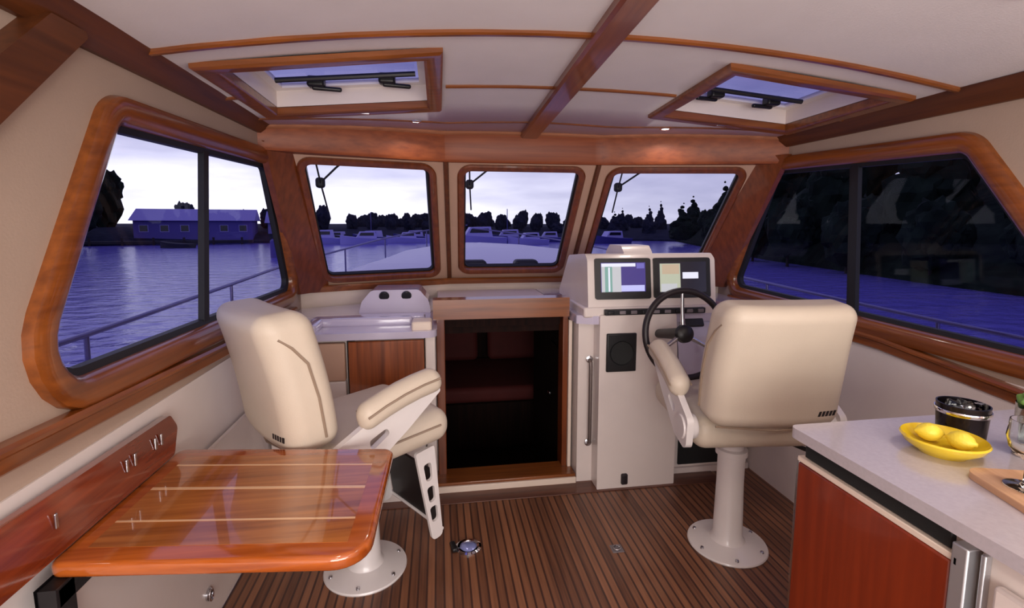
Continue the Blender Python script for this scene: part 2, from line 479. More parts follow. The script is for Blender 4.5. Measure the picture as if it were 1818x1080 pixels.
def side_window(num, hole, quad, fn, sx, mull):
    root = sroot('window_%d' % num)
    f2 = lambda u, v, w: fn(u, v, -w)
    prof = [(-.012, -.045), (-.012, .006), (-.004, .02), (.012, .029), (.048, .029), (.062, .02), (.066, 0)]
    MB().ring(hole, prof, f2).build('frame', TEAKY, root)
    inner = roundpoly(offset_poly(quad, -.014), [.10, .06, .05, .065], 7)
    MB().ring(inner, [(-.016, -.042), (-.016, -.016), (.004, -.008), (.004, -.042)], f2).build('sash', RUBBER, root)
    MB().prism(inner, lambda u, v, w: fn(u, v, .036+w), .004).build('pane', PANE, root)
    (yb, zb), (yt, zt) = mull
    m = MB(); wd = .020
    m.prism([(yb-wd, zb), (yb+wd, zb), (yt+wd, zt), (yt-wd, zt)], lambda u, v, w: fn(u, v, .012+w), .022)
    m.prism([(yb+wd, zb), (yb+wd+.018, zb), (yt+wd+.018, zt), (yt+wd, zt)], lambda u, v, w: fn(u, v, .02+w), .012)
    m.build('mullion', RUBBER, root)
    return root
side_window(1, LH, LW, LFN, -1, ((1.975, 1.045), (2.075, 1.735)))
side_window(2, RH, RW, RFN, 1, ((2.05, .975), (2.10, 1.73)))
# sill mouldings under the side windows
def sill(name, sx, pts):
    m = MB(); vs = []; fs = []
    pr = [(0, .004), (.028, .004), (.036, -.004), (.036, -.012), (.022, -.022), (.022, -.05), (.016, -.056), (0, -.056)]
    for (y, z) in pts:
        for (o, dz) in pr: vs.append((sx*(1.40-o), y, z+dz))
    q = len(pr)
    for i in range(len(pts)-1):
        for k_ in range(q): fs.append((i*q+k_, i*q+(k_+1) % q, (i+1)*q+(k_+1) % q, (i+1)*q+k_))
    fs.append(tuple(range(q))); fs.append(tuple((len(pts)-1)*q+k_ for k_ in range(q)))
    m.add(vs, fs); return struct(m.build(name, TEAKY))
sill('trim_8', -1, [(YB, 1.00), (1.0, .993), (2.0, .958), (3.0, .94)])
sill('trim_9', 1, [(YB, .80), (1.3, .868), (1.86, .925), (3.0, .955)])
# corner trims along the ceiling edges
def edge_trim(name, sx):
    m = MB(); pr = [(0, 1.935), (-.075, 1.925), (-.07, 1.905), (-.03, 1.868), (-.016, 1.855), (0, 1.855)]
    vs = []; fs = []
    for y, dz in ((YB, -.01), (1.3, -.004), (2.66, .012)):
        for (o, z) in pr: vs.append((sx*(1.40+o), y, z+dz+(.0 if sx < 0 else -.012)))
    q = len(pr)
    for i in range(2):
        for k_ in range(q): fs.append((i*q+k_, i*q+(k_+1) % q, (i+1)*q+(k_+1) % q, (i+1)*q+k_))
    fs.append(tuple(range(q))); fs.append(tuple(2*q+k_ for k_ in range(q)))
    m.add(vs, fs); return struct(m.build(name, TEAKD))
edge_trim('trim_10', -1); edge_trim('trim_11', 1)
# raking post at the after end of the left side
m = MB().prism(roundpoly([(1.365, 1.872), (1.24, 1.872), (.24, .95), (.37, .95)], .01), lambda u, v, w: (-1.40+w, u, v), .05)
struct(bevel(m.build('trim_12', TEAKD), .006))

# ------------------------------------------------------------------ windshield: header, three raked panels, posts
ZT = [1.80, 1.797, 1.797, 1.775]
ZB = 1.03
BOT = [(-1.37, 3.24), (-.464, 3.61), (.44, 3.61), (1.37, 3.20)]
TOP = [(-1.37, 2.72), (-.49, 2.95), (.44, 2.95), (1.37, 2.62)]
# header board (three facets)
HEADW = wood('header_teak', srgb(122, 56, 24), srgb(152, 78, 38), 'X', .5, .0)
hx = sorted(set([-1.42, -.49, .44, 1.42]+[-1.4+.1*i for i in range(29)]))
def zt_at(x):
    for i in range(3):
        if x <= HDR[i+1][0]+1e-9: return ZT[i]+(ZT[i+1]-ZT[i])*(x-HDR[i][0])/(HDR[i+1][0]-HDR[i][0])
    return ZT[3]
m = MB(); vs = []; fs = []; m2 = MB(); v2 = []; f2 = []
for x in hx:
    y = yf(x); z1 = zc(max(-1.4, min(1.4, x)), y)+.02; zt = zt_at(x)
    vs += [(x, y-.004, z1), (x, y-.012, z1-.03), (x, y-.012, zt+.004), (x, y+.0, zt-.012), (x, y+.09, zt-.012), (x, y+.09, z1)]
    z1 -= .02
    v2 += [(x, y, z1+.004), (x, y-.028, z1+.004), (x, y-.030, z1-.008), (x, y-.020, z1-.016), (x, y, z1-.018)]
for i in range(len(hx)-1):
    for q in range(6): fs.append((i*6+q, i*6+(q+1) % 6, (i+1)*6+(q+1) % 6, (i+1)*6+q))
    for q in range(5): f2.append((i*5+q, i*5+(q+1) % 5, (i+1)*5+(q+1) % 5, (i+1)*5+q))
n = len(hx)-1
fs += [tuple(range(6)), tuple(n*6+q for q in range(6))]; f2 += [tuple(range(5)), tuple(n*5+q for q in range(5))]
m.add(vs, fs); struct(m.build('trim_13', HEADW))
m2.add(v2, f2); struct(m2.build('trim_14', wood('header_moulding', srgb(150, 96, 66), srgb(176, 118, 86), 'X', .5, 0)))
def facet(i):
    tl = Vector((*TOP[i], ZT[i])); tr = Vector((*TOP[i+1], ZT[i+1])); bl = Vector((*BOT[i], ZB)); br = Vector((*BOT[i+1], ZB))
    nrm = (br-bl).cross(tl-bl).normalized()
    if nrm.y < 0: nrm = -nrm
    w = ((tr-tl).length+(br-bl).length)/2; h = ((tl-bl).length+(tr-br).length)/2
    def fn(u, v, d):
        s_, t_ = u/w, v/h
        p = bl*(1-s_)*(1-t_)+br*s_*(1-t_)+tl*(1-s_)*t_+tr*s_*t_
        return p+nrm*d
    return fn, w, h
def front_window(num, i, l, r, b_, t):
    fn, w, h = facet(i)
    root = sroot('window_%d' % num)
    hole = roundpoly([(l, b_), (w-r, b_), (w-r, h-t), (l, h-t)], .055, 6)
    MB().plate([(0, 0), (w, 0), (w, h), (0, h)], [hole], fn, .045).build('panel', BEIGE, root)
    MB().ring(hole, [(-.012, .045), (-.012, -.010), (.0, -.018), (.022, -.018), (.030, -.010), (.030, .0)], fn).build('frame', TEAKZ, root)
    inner = roundpoly([(l+.012, b_+.012), (w-r-.012, b_+.012), (w-r-.012, h-t-.012), (l+.012, h-t-.012)], .045, 6)
    MB().ring(inner, [(-.01, .044), (-.01, .018), (.004, .018), (.004, .044)], fn).build('seal', RUBBER, root)
    MB().prism(inner, lambda u, v, d: fn(u, v, .03+d), .004).build('pane', PANE, root)
    return fn, w, h
fL = front_window(3, 0, .125, .095, .06, .055)
fC = front_window(4, 1, .095, .095, .085, .055)
fR = front_window(5, 2, .095, .14, .06, .055)
# dark mullion strips where the panels meet, and the corner posts
def strut(name, a, b, w, d, mt, off=0):
    a, b = Vector(a), Vector(b); t = (b-a).normalized(); x = Vector((1, 0, 0)); x = (x-t*x.dot(t)).normalized(); n_ = t.cross(x)
    if n_.y > 0: n_ = -n_
    vs = []
    for p in (a, b):
        for (u, v) in ((-w/2, 0), (-w/2, d*.6), (-w/3, d), (w/3, d), (w/2, d*.6), (w/2, 0)): vs.append(p+x*u+n_*v)
    fs = [(q, (q+1) % 6, 6+(q+1) % 6, 6+q) for q in range(6)]+[tuple(range(6)), tuple(range(6, 12))]
    return struct(MB().add(vs, fs).build(name, mt))
strut('trim_15', (*BOT[1], ZB), (*TOP[1], ZT[1]), .03, .022, TEAKD)
strut('trim_16', (*BOT[2], ZB), (*TOP[2], ZT[2]), .03, .022, TEAKD)
def corner_post(name, sx, top, bot):
    m = MB(); vs = []
    for (x, y, z) in (top, bot):
        vs += [(sx*1.405, y-.10, z), (sx*1.375, y-.10, z), (sx*1.362, y-.085, z), (sx*1.245, y+.075, z), (sx*1.245, y+.115, z), (sx*1.405, y+.10, z)]
    fs = [(q, (q+1) % 6, 6+(q+1) % 6, 6+q) for q in range(6)]+[tuple(range(6)), tuple(range(6, 12))]
    m.add(vs, fs); return struct(m.build(name, TEAKZ))
corner_post('trim_17', -1, (1.37, 2.70, 1.83), (1.37, 3.22, 1.0))
corner_post('trim_18', 1, (1.37, 2.61, 1.81), (1.37, 3.17, 1.0))
# sill board beneath the windshield
m = MB(); vs = []; fs = []
for (x, y) in BOT:
    vs += [(x, y+.04, ZB+.01), (x, y-.035, ZB+.006), (x, y-.045, ZB-.004), (x, y-.04, ZB-.035), (x, y+.04, ZB-.035)]
for i in range(3):
    for q in range(5): fs.append((i*5+q, i*5+(q+1) % 5, (i+1)*5+(q+1) % 5, (i+1)*5+q))
fs += [tuple(range(5)), tuple(15+q for q in range(5))]
m.add(vs, fs); struct(m.build('trim_19', TEAKX))
# light wall beneath the sill, down to the dash
m = MB(); vs = []; fs = []
for (x, y) in [(-1.42, 3.215)]+BOT[1:3]+[(1.42, 3.18)]:
    vs += [(x, y-.02, ZB-.03), (x, y-.02, .86), (x, y+.03, .86), (x, y+.03, ZB-.03)]
for i in range(3):
    for q in range(4): fs.append((i*4+q, i*4+(q+1) % 4, (i+1)*4+(q+1) % 4, (i+1)*4+q))
fs += [(0, 1, 2, 3), (12, 13, 14, 15)]
m.add(vs, fs); struct(m.build('wall_front', CREAM))

# ------------------------------------------------------------------ roof hatches
def hatch(sx, label):
    root = thing('roof_hatch', label, 'hatch', (0, 0, 0), 0)
    x0, x1 = (HX0, HX1) if sx > 0 else (-HX1, -HX0)
    loop = [(x0, HY0), (x1, HY0), (x1, HY1), (x0, HY1)]
    fn = lambda u, v, w: (u, v, zc(max(-1.4, min(1.4, u)), v)-w)
    MB().ring(loop, [(-.004, -.016), (-.004, .014), (.006, .022), (.05, .022), (.06, .014), (.06, -.002)], fn).build('frame', TEAKX, root)
    up = lambda u, v, w: (u, v, zc(u, v)+w)
    MB().ring(loop, [(-.004, .014), (-.004, .10), (.012, .10), (.012, .014)], up).build('coaming', GEL, root)
    zt = zc((x0+x1)/2, HY1)+.14
    rim = MB().ring([(x0+.004, HY0+.004), (x1-.004, HY0+.004), (x1-.004, HY1-.004), (x0+.004, HY1-.004)], [(-.035, 0), (-.035, .02), (0, .02), (0, 0)], lambda u, v, w: (u, v, zc(u, v)+.085+w))
    lid = rim.build('lid_frame', WMET, root)
    MB().prism([(x0+.03, HY0+.03), (x1-.03, HY0+.03), (x1-.03, HY1-.03), (x0+.03, HY1-.03)], lambda u, v, w: (u, v, zc(u, v)+.094+w), .006).build('lid_glass', HPANE, lid)
    for fx in (.30, .74):
        x = x0+(x1-x0)*fx; y = HY1-.12
        l = MB(); z = zc(x, y)+.075
        l.rbox((.07, .055, .045), .012, T(x, y, z)); l.rbox((.12, .022, .018), .008, T(x-.04*sx, y+.012, z-.022, 0, 0, .2))
        l.build('latch', BLACK, root)
    y = HY1-.17; z = zc((x0+x1)/2, y)+.13
    MB().tube([(x0+.05, y, zc(x0+.05, y)+.078), (x1-.05, y, zc(x1-.05, y)+.078)], .011, 8).build('cross_bar', BLACK, root)
    x = x0+(x1-x0)*.52
    MB().rbox((.10, .018, .008), .003, T(x, HY1+.03, zc(x, HY1+.03)-.024)).build('striker_plate', STEEL, root)
    return root
hatch(-1, 'wood-framed roof hatch above the left windshield pane and left seat')
hatch(1, 'wood-framed roof hatch above the helm, right of the ceiling beam')

# recessed downlights in the front ceiling strip
def downlight(x, y, label):
    z = zc(x, y)
    o = thing('ceiling_downlight', label, 'light', (x, y, z))
    MB().lathe([(.0, -.001), (.019, -.001), (.02, -.003), (.0, -.004)][:3], None, 20, caps=True).build('lens', LEDW, o)
    MB().lathe([(.02, .0), (.032, .0), (.032, -.004), (.026, -.008), (.02, -.006), (.02, 0)], None, 24, caps=False).build('trim_ring', CHROME, o)
    return o
downlight(-.645, 2.66, 'small lit downlight in the ceiling below the left roof hatch')
downlight(.715, 2.64, 'small lit downlight in the ceiling below the right roof hatch')
o = thing('ceiling_speaker', 'round dark ceiling fitting cut off by the top right edge', 'speaker', (.90, 1.02, zc(.90, 1.02)))
MB().lathe([(0, -.006), (.05, -.008), (.055, -.004)], None, 28).build('grille', BLKM, o)
MB().lathe([(.055, 0), (.085, 0), (.085, -.006), (.06, -.012), (.055, -.006), (.055, 0)], None, 32, caps=False).build('bezel', GEL, o)

# ------------------------------------------------------------------ companionway (door), forward cabin
dr = sroot('door_1')
m = MB(); m.box((-.56, 2.60, .02), (-.515, 2.70, .95)); m.box((.135, 2.60, .02), (.165, 2.70, .95)); bevel(m.build('frame', TEAKZ, dr), .004)
MB().box((-.575, 2.56, .925), (.16, 2.66, 1.03)).build('lintel', TEAKX, dr)
bevel(MB().box((-.60, 2.50, .0), (.19, 2.66, .05)).build('threshold', TEAKX, dr), .004)
bevel(MB().box((-.60, 2.485, .0), (.19, 2.50, .036)).build('threshold_strip', CREAM, dr), .003)
bevel(MB().box((.166, 2.585, .03), (.185, 2.61, .90)).build('jamb_strip', CREAM, dr), .003)
# pale sliding hatch cover behind the lintel
struct(bevel(MB().box((-.553, 2.665, .931), (.163, 3.56, .95)).build('trim_20', CREAM), .004))
# bulkhead around it
m = MB()
struct(MB().box((.186, 2.645, 0), (1.30, 2.70, .86)).build('wall_bulkhead_right', GEL))
struct(MB().box((-1.38, 2.645, 0), (-.56, 2.70, .86)).build('wall_bulkhead_left', GEL))
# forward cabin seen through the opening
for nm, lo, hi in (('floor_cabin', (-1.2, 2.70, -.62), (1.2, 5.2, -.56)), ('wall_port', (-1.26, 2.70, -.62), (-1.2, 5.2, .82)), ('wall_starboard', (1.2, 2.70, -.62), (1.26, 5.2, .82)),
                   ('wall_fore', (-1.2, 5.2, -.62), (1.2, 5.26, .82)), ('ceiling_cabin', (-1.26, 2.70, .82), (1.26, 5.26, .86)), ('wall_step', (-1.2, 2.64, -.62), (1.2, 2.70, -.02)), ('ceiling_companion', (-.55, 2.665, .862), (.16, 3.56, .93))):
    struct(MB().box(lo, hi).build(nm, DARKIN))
o = thing('berth', 'dim forward berth with red cushions seen through the doorway', 'bed', (-.1, 4.5, -.56))
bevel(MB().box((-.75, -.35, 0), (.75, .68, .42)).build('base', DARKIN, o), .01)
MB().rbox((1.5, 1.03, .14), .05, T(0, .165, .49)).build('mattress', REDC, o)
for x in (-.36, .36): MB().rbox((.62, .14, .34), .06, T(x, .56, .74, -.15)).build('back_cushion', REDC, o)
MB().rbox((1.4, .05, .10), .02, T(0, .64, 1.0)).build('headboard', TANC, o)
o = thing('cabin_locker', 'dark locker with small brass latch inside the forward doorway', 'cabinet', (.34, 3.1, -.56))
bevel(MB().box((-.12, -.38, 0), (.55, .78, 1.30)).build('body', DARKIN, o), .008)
d = bevel(MB().box((-.138, -.30, .15), (-.12, .1, 1.2)).build('door', DARKIN, o), .004)
MB().rbox((.02, .05, .02), .006, T(-.148, .06, .85)).build('latch', STEEL, d)

# ------------------------------------------------------------------ left dash cabinet
o = thing('dash_cabinet', 'white cabinet with lavender-reflecting dash top left of the doorway', 'cabinet', (0, 0, 0))
m = MB()
m.box((-1.375, 2.44, 0), (-.60, 2.62, .06)); m.box((-1.375, 2.46, .06), (-.62, 2.62, .87))
m.box((-.615, 2.44, .04), (-.565, 2.60, .88))
bevel(m.build('body', GEL, o), .006)
# niche frame at the left: stepped beige panels
m = MB(); m.box((-1.30, 2.42, .66), (-1.0, 2.46, .85)); bevel(m.build('upper_panel', BEIGE, o), .008)
m = MB(); m.box((-1.30, 2.425, .44), (-1.0, 2.46, .66)); bevel(m.build('lower_panel', GEL, o), .008)
d = bevel(MB().box((-.985, 2.425, .40), (-.62, 2.46, .855)).build('door', DOORW, o), .006)
bevel(MB().box((-.992, 2.44, .39), (-.955, 2.458, .86)).build('door_edge', BLACK, o), .003)
# dash top: thick slab with rounded nose
m = MB().prism(roundpoly([(-1.39, 2.40), (-.555, 2.40), (-.555, 3.53), (-1.39, 3.18)], [.01, .05, .01, .01]), lambda u, v, w: (u, v, .868+w), .034)
bevel(m.build('dash_top', GELL, o), .012, 3)
m = MB().rbox((.50, .05, .05), .018, T(-.93, 2.60, .918)); m.rbox((.05, .20, .05), .018, T(-1.155, 2.52, .918))
m.build('tray_lip', GELL, o)
MB().rbox((.10, .12, .05), .012, T(-.63, 2.49, .918)).build('cup_block', CREAM, o)
MB().rbox((.60, .12, .03), .012, T(-.92, 2.76, .908)).build('dash_step', GELL, o)
hs = MB().prism(roundpoly([(-.22, 0), (.20, 0), (.185, .07), (.13, .135), (-.15, .135), (-.205, .07)], [.01, .01, .03, .04, .04, .03], 5), lambda u, v, w: (-.79+u, 2.93+w+.35*v, .90+v), .26)
hs = bevel(hs.build('instrument_housing', GELL, o), .012, 3)
for x in (-.865, -.735):
    MB().lathe([(.0, .012), (.026, .010), (.03, .004), (.03, -.004)], T(x, 2.93+.035, 1.0, R(108)), 24).build('gauge', BLACK, hs)

# panel with grab rail, right of doorway
o = thing('grab_rail', 'vertical steel grab rail on white panel right of the doorway', 'handrail', (.256, 2.4975, .23))
MB().tube([(0, -.0, 0), (0, -.03, .012), (0, -.032, .05), (0, -.032, .42), (0, -.03, .458), (0, .0, .47)], .010, 12).build('rail', mat('brushed_steel', srgb(120, 108, 104), .4, .7), o)
for z in (0, .47): MB().lathe([(.02, 0), (.02, -.006), (.012, -.01)], T(0, 0, z, R(-90)), 16).build('mount', STEEL, o)

# ------------------------------------------------------------------ helm console
hc = thing('helm_console', 'white helm console with twin displays and steering wheel', 'helm console', (0, 0, 0))
m = MB()
m.box((.195, 2.50, .0), (.285, 2.64, .905))
m.prism(roundpoly([(.28, .0), (.72, .0), (.72, .60), (.70, .955), (.28, .955)], .01), lambda u, v, w: (u, 2.40+w, v), .24)
m.box((.70, 2.52, 0), (1.235, 2.64, .60))
m.box((.70, 2.50, 0), (1.235, 2.64, .035))
bevel(m.build('body', GEL, hc), .014, 3)
# sloping helm face
fn = lambda u, v, w: (u, 2.30+.18*(1-v/.42)*0+.0+ (v)*.30+w, .56+v)
m = MB().prism(roundpoly([(.72, 0), (1.23, 0), (1.23, .42), (.72, .42)], .02), lambda u, v, w: (u, 2.36+v*.22+w, .56+v), .14)
bevel(m.build('helm_face', GELL, hc), .012, 3)
# right dash top
m = MB().prism(roundpoly([(.17, 2.46), (.25, 2.42), (1.38, 2.42), (1.38, 3.16), (.44, 3.55), (.165, 3.55)], .012), lambda u, v, w: (u, v, .905+w), .045)
bevel(m.build('dash_top', GELL, hc), .014, 3)
# instrument pod: side profile extruded across
pod = [(0, 0), (.035, .255), (.075, .285), (.40, .26), (.62, .03), (.62, 0)]
m = MB().prism(roundpoly(pod, [.01, .03, .04, .08, .03, .005], 5), lambda u, v, w: (.225+w, 2.43+u, .985+v), .715)
m.prism(roundpoly([(.05, .27), (.12, .325), (.30, .325), (.40, .25)], .03, 4), lambda u, v, w: (.44+w, 2.43+u, .985+v), .16)
pod_o = bevel(m.build('instrument_pod', GEL, hc), .016, 3)
bevel(MB().box((.20, 2.42, .94), (.95, 2.80, .995)).build('pod_plinth', GEL, hc), .01)
def display(x0, x1, kind):
    z0, z1 = 1.035, 1.247
    # local frame on the sloped pod front
    fnp = lambda u, v, w: (u, 2.43+(v-.985)*.137-w, v)
    d = bevel(MB().prism(roundpoly([(x0, z0), (x1, z0), (x1, z1), (x0, z1)], .012), lambda u, v, w: fnp(u, v, w-.004), .018).build('display', BLACK, hc), .004)
    sx = lambda a: x0+(x1-x0)*a
    sz = lambda a: z0+(z1-z0)*a
    m = MB()
    def cell(a0, b0, a1, b1, mi, k): m.prism([(sx(a0), sz(b0)), (sx(a1), sz(b0)), (sx(a1), sz(b1)), (sx(a0), sz(b1))], lambda u, v, w: fnp(u, v, .0142+.0004*k+w), .0008, mi)
    if kind == 0:
        cell(.10, .18, .90, .90, 3, 0)
        cell(.11, .18, .46, .88, 1, 1); cell(.17, .18, .30, .80, 2, 2); cell(.23, .19, .26, .78, 0, 3)
        cell(.11, .80, .72, .88, 0, 4); cell(.46, .19, .88, .34, 4, 2); cell(.74, .75, .88, .88, 5, 3)
        m.build('screen', SCR, d)
    else:
        cell(.08, .14, .92, .90, 6, 0)
        cell(.10, .16, .46, .86, 7, 1); cell(.14, .60, .44, .84, 8, 2); cell(.12, .16, .40, .36, 1, 2); cell(.50, .48, .78, .64, 0, 1)
        m.build('screen', SCR, d)
SCR = [emit('scr_white', (.85, .85, 1, 1), 1.0), emit('scr_pale', (.62, .62, .66, 1), .9), emit('scr_green', (.22, .42, .38, 1), .9),
       emit('scr_violet', (.05, .035, .22, 1), 1), emit('scr_lilac', (.55, .55, .95, 1), 1), emit('scr_blue', (.16, .14, .5, 1), 1),
       emit('scr_dark', (.012, .01, .02, 1), 1), emit('scr_chart', (.5, .52, .40, 1), 1), emit('scr_sand', (.55, .42, .30, 1), 1)]
display(.262, .567, 0)
display(.585, .905, 1)
# switch panel beneath the pod
sp = bevel(MB().box((.305, 2.392, .955), (.86, 2.42, .985)).build('switch_panel', BLACK, hc), .004)
m = MB()
for i in range(9):
    x = .335+i*.062
    MB().rbox((.034, .012, .018), .004, T(x, 2.391, .970)).build('rocker_switch', GREYP if i % 3 else BLACK, sp)
# loudspeaker panel, drain fitting and footwell
s_ = bevel(MB().box((.315, 2.386, .655), (.478, 2.402, .86)).build('speaker_panel', BLACK, hc), .006)
MB().lathe([(0, 0), (.06, .004), (.064, .01), (.064, .0)], T(.396, 2.386, .757, R(90)), 28).build('speaker_cone', BLKM, s_)
MB().rbox((.036, .02, .06), .008, T(.432, 2.394, .055)).build('door_latch', LEATH, hc)
bevel(MB().box((.80, 2.508, .05), (1.08, 2.524, .30)).build('footwell_grille', BLKM, hc), .004)
# gauges and throttle on the helm face
g = MB().rbox((.13, .02, .07), .008, T(.80, 2.425, .91, R(-27))); g.build('engine_display', BLACK, hc)
t_ = MB().rbox((.075, .06, .12), .014, T(.965, 2.40, .82, R(-27))).build('throttle', BLACK, hc)
MB().tube([(.945, 2.38, .86), (.93, 2.32, .92), (.925, 2.30, .955)], [.009, .009, .014], 10).build('throttle_lever', CHROME, t_)
MB().rbox((.07, .02, .09), .008, T(1.03, 2.405, .79, R(-27))).build('thruster_joystick', BLACK, hc)
# steering wheel: rim, spokes, hub
wm = T(.618, 2.145, .905, R(78), 0, R(3))
wr = .207
rim = MB().tube([wm @ Vector((wr*math.cos(a), wr*math.sin(a), 0)) for a in [2*math.pi*i/56 for i in range(56)]], .0155, 12, closed=True).build('steering_wheel', LEATH, hc)
for a in (90, 210, 330):
    c, s2 = math.cos(R(a)), math.sin(R(a))
    MB().tube([wm @ Vector((.03*c, .03*s2, -.02)), wm @ Vector((.12*c, .12*s2, -.014)), wm @ Vector((wr*c, wr*s2, 0))], [.012, .009, .008], 10).build('spoke', STEEL, rim)
MB().lathe([(0, .018), (.025, .016), (.042, .002), (.045, -.02), (.03, -.04), (.022, -.30), (0, -.30)], wm, 28, caps=False).build('hub', BLACK, rim)

# ------------------------------------------------------------------ helm chairs
def make_chair(label, loc, rz, slide, footrest, arm_tilt, arms=(-1, 1), arm_y=0):
    t = thing('helm_chair', label, 'chair', loc, rz, 'cream helm chairs')
    # pedestal
    m = MB().lathe([(0, 0), (.165, 0), (.168, .006), (.165, .012), (.13, .020), (.075, .030), (.062, .05), (.056, .30), (.056, .42), (.066, .425), (.066, .45), (.05, .455), (.05, .535), (0, .535)], None, 48, caps=False)
    m.build('pedestal', WMET, t)
    for i in range(6):
        a = R(60*i+20)
        MB().lathe([(0, .024), (.007, .022), (.009, .014)], T(.143*math.cos(a), .143*math.sin(a), 0), 10, caps=False).build('bolt', STEEL, t)
    y0 = slide
    # seat plate and cushion
    bevel(MB().box((-.16, y0-.14, .530), (.16, y0+.18, .548)).build('seat_slide', WMET, t), .004)
    def seat_def(q):
        q = q.copy(); q.z += .018*(1-(q.x/.26)**2)*(1 if q.z > 0 else 0)
        q.z += .014*(q.y/.27)
        return q
    seat = MB().rbox((.52, .52, .125), .058, T(0, y0+.05, .610), core=6, ns=5, deform=seat_def).build('seat', VINYL, t)
    MB().tube([T(0, y0+.05, .610) @ Vector((.262*sx_, y_, .018+.014*y_/.27)) for sx_, y_ in [(1, -.2), (1, .0), (1, .2)]], .004, 6).build('piping', PIPE, seat)
    # backrest: thick padded shell, curved and tapered
    def back_def(q):
        q = q.copy(); h_ = (q.z+.24)/.48
        q.x *= 1-.08*max(0, h_-.45)-.04*max(0, .3-h_)
        q.y -= .035*(1-(q.x/.28)**2)*(1 if q.y < 0 else .4)
        q.y -= .05*h_*h_
        return q
    BT = T(0, y0-.235, .915, R(5))
    back = MB().rbox((.50, .17, .48), .060, BT, core=8, ns=5, deform=back_def).build('backrest', VINYL, t)
    def back_pt(x, y, z): return BT @ back_def(Vector((x, y, z)))
    for sx_ in (-1, 1):
        pts = [back_pt(sx_*.252, .02, -.19), back_pt(sx_*.252, .02, -.05), back_pt(sx_*.252, .015, .07), back_pt(sx_*.249, -.01, .13), back_pt(sx_*.245, -.04, .165)]
        MB().tube(pts, .005, 6).build('piping', PIPE, back)
    # dark maker's mark at the lower right of the shell
    m = MB()
    for i in range(5):
        x = .135+.015*i
        m.prism([(x, -.180), (x+.011, -.180), (x+.016, -.160), (x+.005, -.160)], lambda u, v, w: back_pt(u, -.0835-w, v), .002)
    m.build('maker_badge', LEATH, back)
    MB().tube([back_pt(-.22, -.05, -.238), back_pt(0, -.06, -.242), back_pt(.22, -.05, -.238)], .005, 6).build('bottom_seam', PIPE, back)
    # arms
    for sx_ in arms:
        AM = T(sx_*.30, y0-.165+arm_y, .675, arm_tilt)
        a = MB()
        a.plate(roundpoly([(-.10, -.095), (.02, -.10), (.20, -.02), (.36, .062), (.36, .085), (.10, .085), (-.08, .03)], [.03, .03, .06, .012, .01, .06, .03], 5), [roundpoly([(.05, -.03), (.13, .0), (.12, .025), (.05, .01)], .012, 3)], lambda u, v, w: AM @ Vector((sx_*(w-.014), u, v)), .026)
        a.lathe([(.0, -.03), (.045, -.03), (.05, -.02), (.05, .02), (.045, .03), (0, .03)], AM @ T(-sx_*.012, -.03, -.03, 0, R(90)), 24, caps=False)
        arm = bevel(a.build('arm_bracket', WMET, t), .005)
        pad = MB().rbox((.085, .34, .095), .042, AM @ T(0, .20, .115, R(4)), core=4, ns=5, deform=lambda q: Vector((q.x, q.y, q.z-.02*(q.y/.19)**2))).build('arm_pad', VINYL, arm)
        for off in (-1, 1):
            MB().tube([AM @ T(0, .20, .115, R(4)) @ Vector((off*.0435, yy, .012-.02*(yy/.19)**2)) for yy in (-.15, -.08, 0, .08, .15)], .004, 6).build('piping', PIPE, pad)
    # recline lever
    MB().tube([(.10, y0-.05, .525), (.19, y0-.10, .515), (.24, y0-.16, .51)], [.006, .006, .011], 8).build('lever', BLACK, t)
    if footrest:
        root = MB()
        # two ladder-like side arms and a black plate between them
        p0 = Vector((0, y0+.21, .53)); p1 = Vector((0, y0+.265, .13)); L = (p1-p0).length; dv = (p1-p0).normalized()
        nv = Vector((0, -dv.z, dv.y))
        holes = []
        for cz, hh in ((.10, .05), (.20, .045), (.29, .045)):
            holes.append(roundpoly([(-.018, cz-hh/1.3), (.018, cz-hh/1.3), (.015, cz+hh/1.3), (-.015, cz+hh/1.3)], .012, 3))
        outline = roundpoly([(-.045, 0), (.045, 0), (.026, L), (-.026, L)], [.01, .01, .02, .02], 4)
        for sx_ in (.20, -.20):
            fnf = lambda u, v, w: p0+dv*v+nv*u+Vector((sx_-.007+w, 0, 0))
            MB().plate(outline, holes, fnf, .014).build('footrest_arm', WMET, t)
        pl = bevel(MB().prism([(-.19, .12), (.19, .12), (.19, L-.02), (-.19, L-.02)], lambda u, v, w: p0+dv*v+nv*(.03+w)+Vector((u, 0, 0)), .012).build('footrest_plate', BLACK, t), .003)
        MB().tube([p0+dv*(L-.02)+nv*.03+Vector((x, 0, 0)) for x in (-.2, 0, .2)], .008, 8).build('footrest_rung', WMET, t)
    return t
make_chair('cream helm chair turned sideways behind the varnished table', (-.862, 1.965, .0), R(-54), -.045, True, R(10), (1,), .035)
make_chair('cream helm chair facing the steering wheel beside the worktop', (.717, 1.887, .0), R(-6), -.01, False, R(14))

